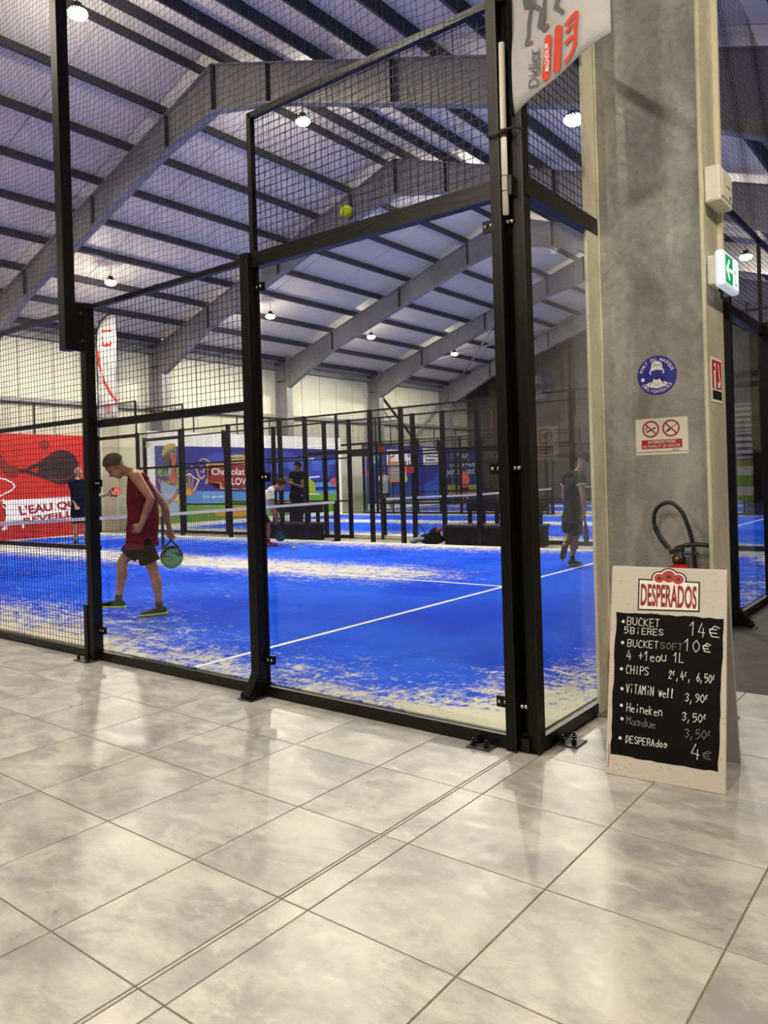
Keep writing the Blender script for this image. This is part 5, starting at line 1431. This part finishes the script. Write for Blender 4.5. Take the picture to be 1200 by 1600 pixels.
b = bm_(); ellipsoid(b, (.1, 0, .13), (.34, 0, 0), (0, .16, 0), (0, 0, .13)); ellipsoid(b, (.2, 0, .24), (.14, 0, 0), (0, .11, 0), (0, 0, .14)); o = obj('bag_body', b, BAGM, bgr); bake(o, .015, 3)
b = bm_(); tube(b, [(-.2, 0, .2), (-.28, -.05, .32), (-.18, -.05, .45), (-.06, 0, .26)], .012, 6); obj('strap', b, RUBBER, bgr, True)
b = bm_(); ellipsoid(b, (.36, -.06, .34), (.09, 0, .05), (0, .04, 0), (-.02, 0, .04), 10, 7); obj('red_tab', b, mat('bag_red', (190, 40, 34), .6), bgr, True)
q = at(652, 838, 1, 10.15); b2 = empty('clothing_pile', 'small heap of pale blue and white clothing beside the black sports bag', 'clothes', None, (q.x, 10.05, 0))
b = bm_(); ellipsoid(b, (.06, 0, .12), (.2, 0, .04), (0, .12, 0), (0, 0, .06)); ellipsoid(b, (-.1, .0, .07), (.14, 0, 0), (0, .1, 0), (0, 0, .07)); o = obj('garment', b, m_cloth('pale_blue', (130, 170, 190), (200, 204, 206), .9, 9), b2); bake(o, .014, 2)
b = bm_(); ellipsoid(b, (-.12, -.12, .05), (.1, 0, 0), (0, .06, 0), (0, 0, .05)); obj('shoe', b, WHITE, b2, True)
# orange framed list board standing on two legs
q0 = at(609, 800, 1, 21.8); q1 = at(637, 800, 1, 21.8); z0 = at(620, 753, 1, 21.8).z; z1 = at(620, 721, 1, 21.8).z
lb = empty('list_board', 'orange framed board of grey text rows standing between the far courts', 'notice board', None, ((q0.x + q1.x) / 2, 21.8, 0)); h = (q1.x - q0.x) / 2
OF = mat('orange_frame', (206, 130, 70), .6)
for nm, qb in (('frame_bar', (-h, h, -.02, .02, z1 - .1, z1)), ('frame_bar', (-h, h, -.02, .02, z0, z0 + .1)), ('frame_bar', (-h, -h + .05, -.02, .02, z0, z1)), ('frame_bar', (h - .05, h, -.02, .02, z0, z1))):
    b = bm_(); box(b, *qb); obj(nm, b, OF, lb)
b = bm_(); box(b, -h, h, .0, .015, z0, z1); obj('panel', b, mat('board_dark', (70, 70, 70), .7), lb)
for k in range(8):
    zz = z0 + .14 + (z1 - z0 - .28) * k / 7; b = bm_(); box(b, -h + .07, h - .07, -.012, .0, zz - .03, zz + .03); obj('text_row', b, mat('row_grey', (170, 168, 160), .7), lb)
for s in (-.6, .6): b = bm_(); box(b, s * h - .03, s * h + .03, 0, .05, 0, z0); obj('leg', b, BLACK, lb)
b = bm_(); cyl(b, (h - .1, -.04, z0 + .12), (h - .1, -.02, z0 + .12), .16, 16); obj('yellow_disc', b, YB, lb)
# notices on the next column, seen reflected in the end wall's glass
def poster(label, x0, x1, z0, z1, m, rows, rowm):
    r = empty('poster', label, 'poster', 'posters on the second column', ((x0 + x1) / 2, 6.918, (z0 + z1) / 2)); h = (x1 - x0) / 2; k = (z1 - z0) / 2
    b = bm_(); box(b, -h, h, -.004, 0, -k, k); obj('sheet', b, m, r)
    FP = frame((0, -.004, 0), (1, 0, 0), (0, 0, 1), (0, -1, 0), .001)
    for i in range(rows):
        zz = -k + 2 * k * (i + .5) / rows; flat_obj('print', [rectp(FP, -h * .8, h * .8, zz - k / rows * .45, zz + k / rows * .45, 1)], rowm, r)
poster('white timetable sheet on the second column, mirrored in the end glass', .18, .62, 1.95, 2.3, WHITE, 5, mat('poster_grey', (150, 160, 150), .7))
poster('purple striped sheet on the second column, mirrored in the end glass', .18, .62, 1.6, 1.93, WHITE, 4, mat('poster_purple', (90, 84, 130), .7))
poster('lime and white sheet on the second column, mirrored in the end glass', .18, .62, 1.05, 1.57, mat('poster_lime', (150, 180, 60), .7), 2, WHITE)
# red number tags on the inner fences
for (px, py, yy, lb_) in ((596, 702, 9.7, 'small red tag hanging on the mesh above the far court opening'), (641, 734, 9.5, 'small red tag on the tall post right of the opening'), (577, 740, 11.2, 'small red tag left of the far opening, near the grey-green door')):
    q = at(px, py, 1, yy); r = empty('red_tag', lb_, 'tag', 'red tags on the fences', q); b = bm_(); box(b, -.09, .09, -.012, .012, -.07, .07); obj('tag_plate', b, mat('tag_red', (150, 30, 30), .6), r)
    b = bm_(); cyl(b, (0, 0, .07), (0, 0, .12), .006, 6); obj('tag_hook', b, BLACK, r)
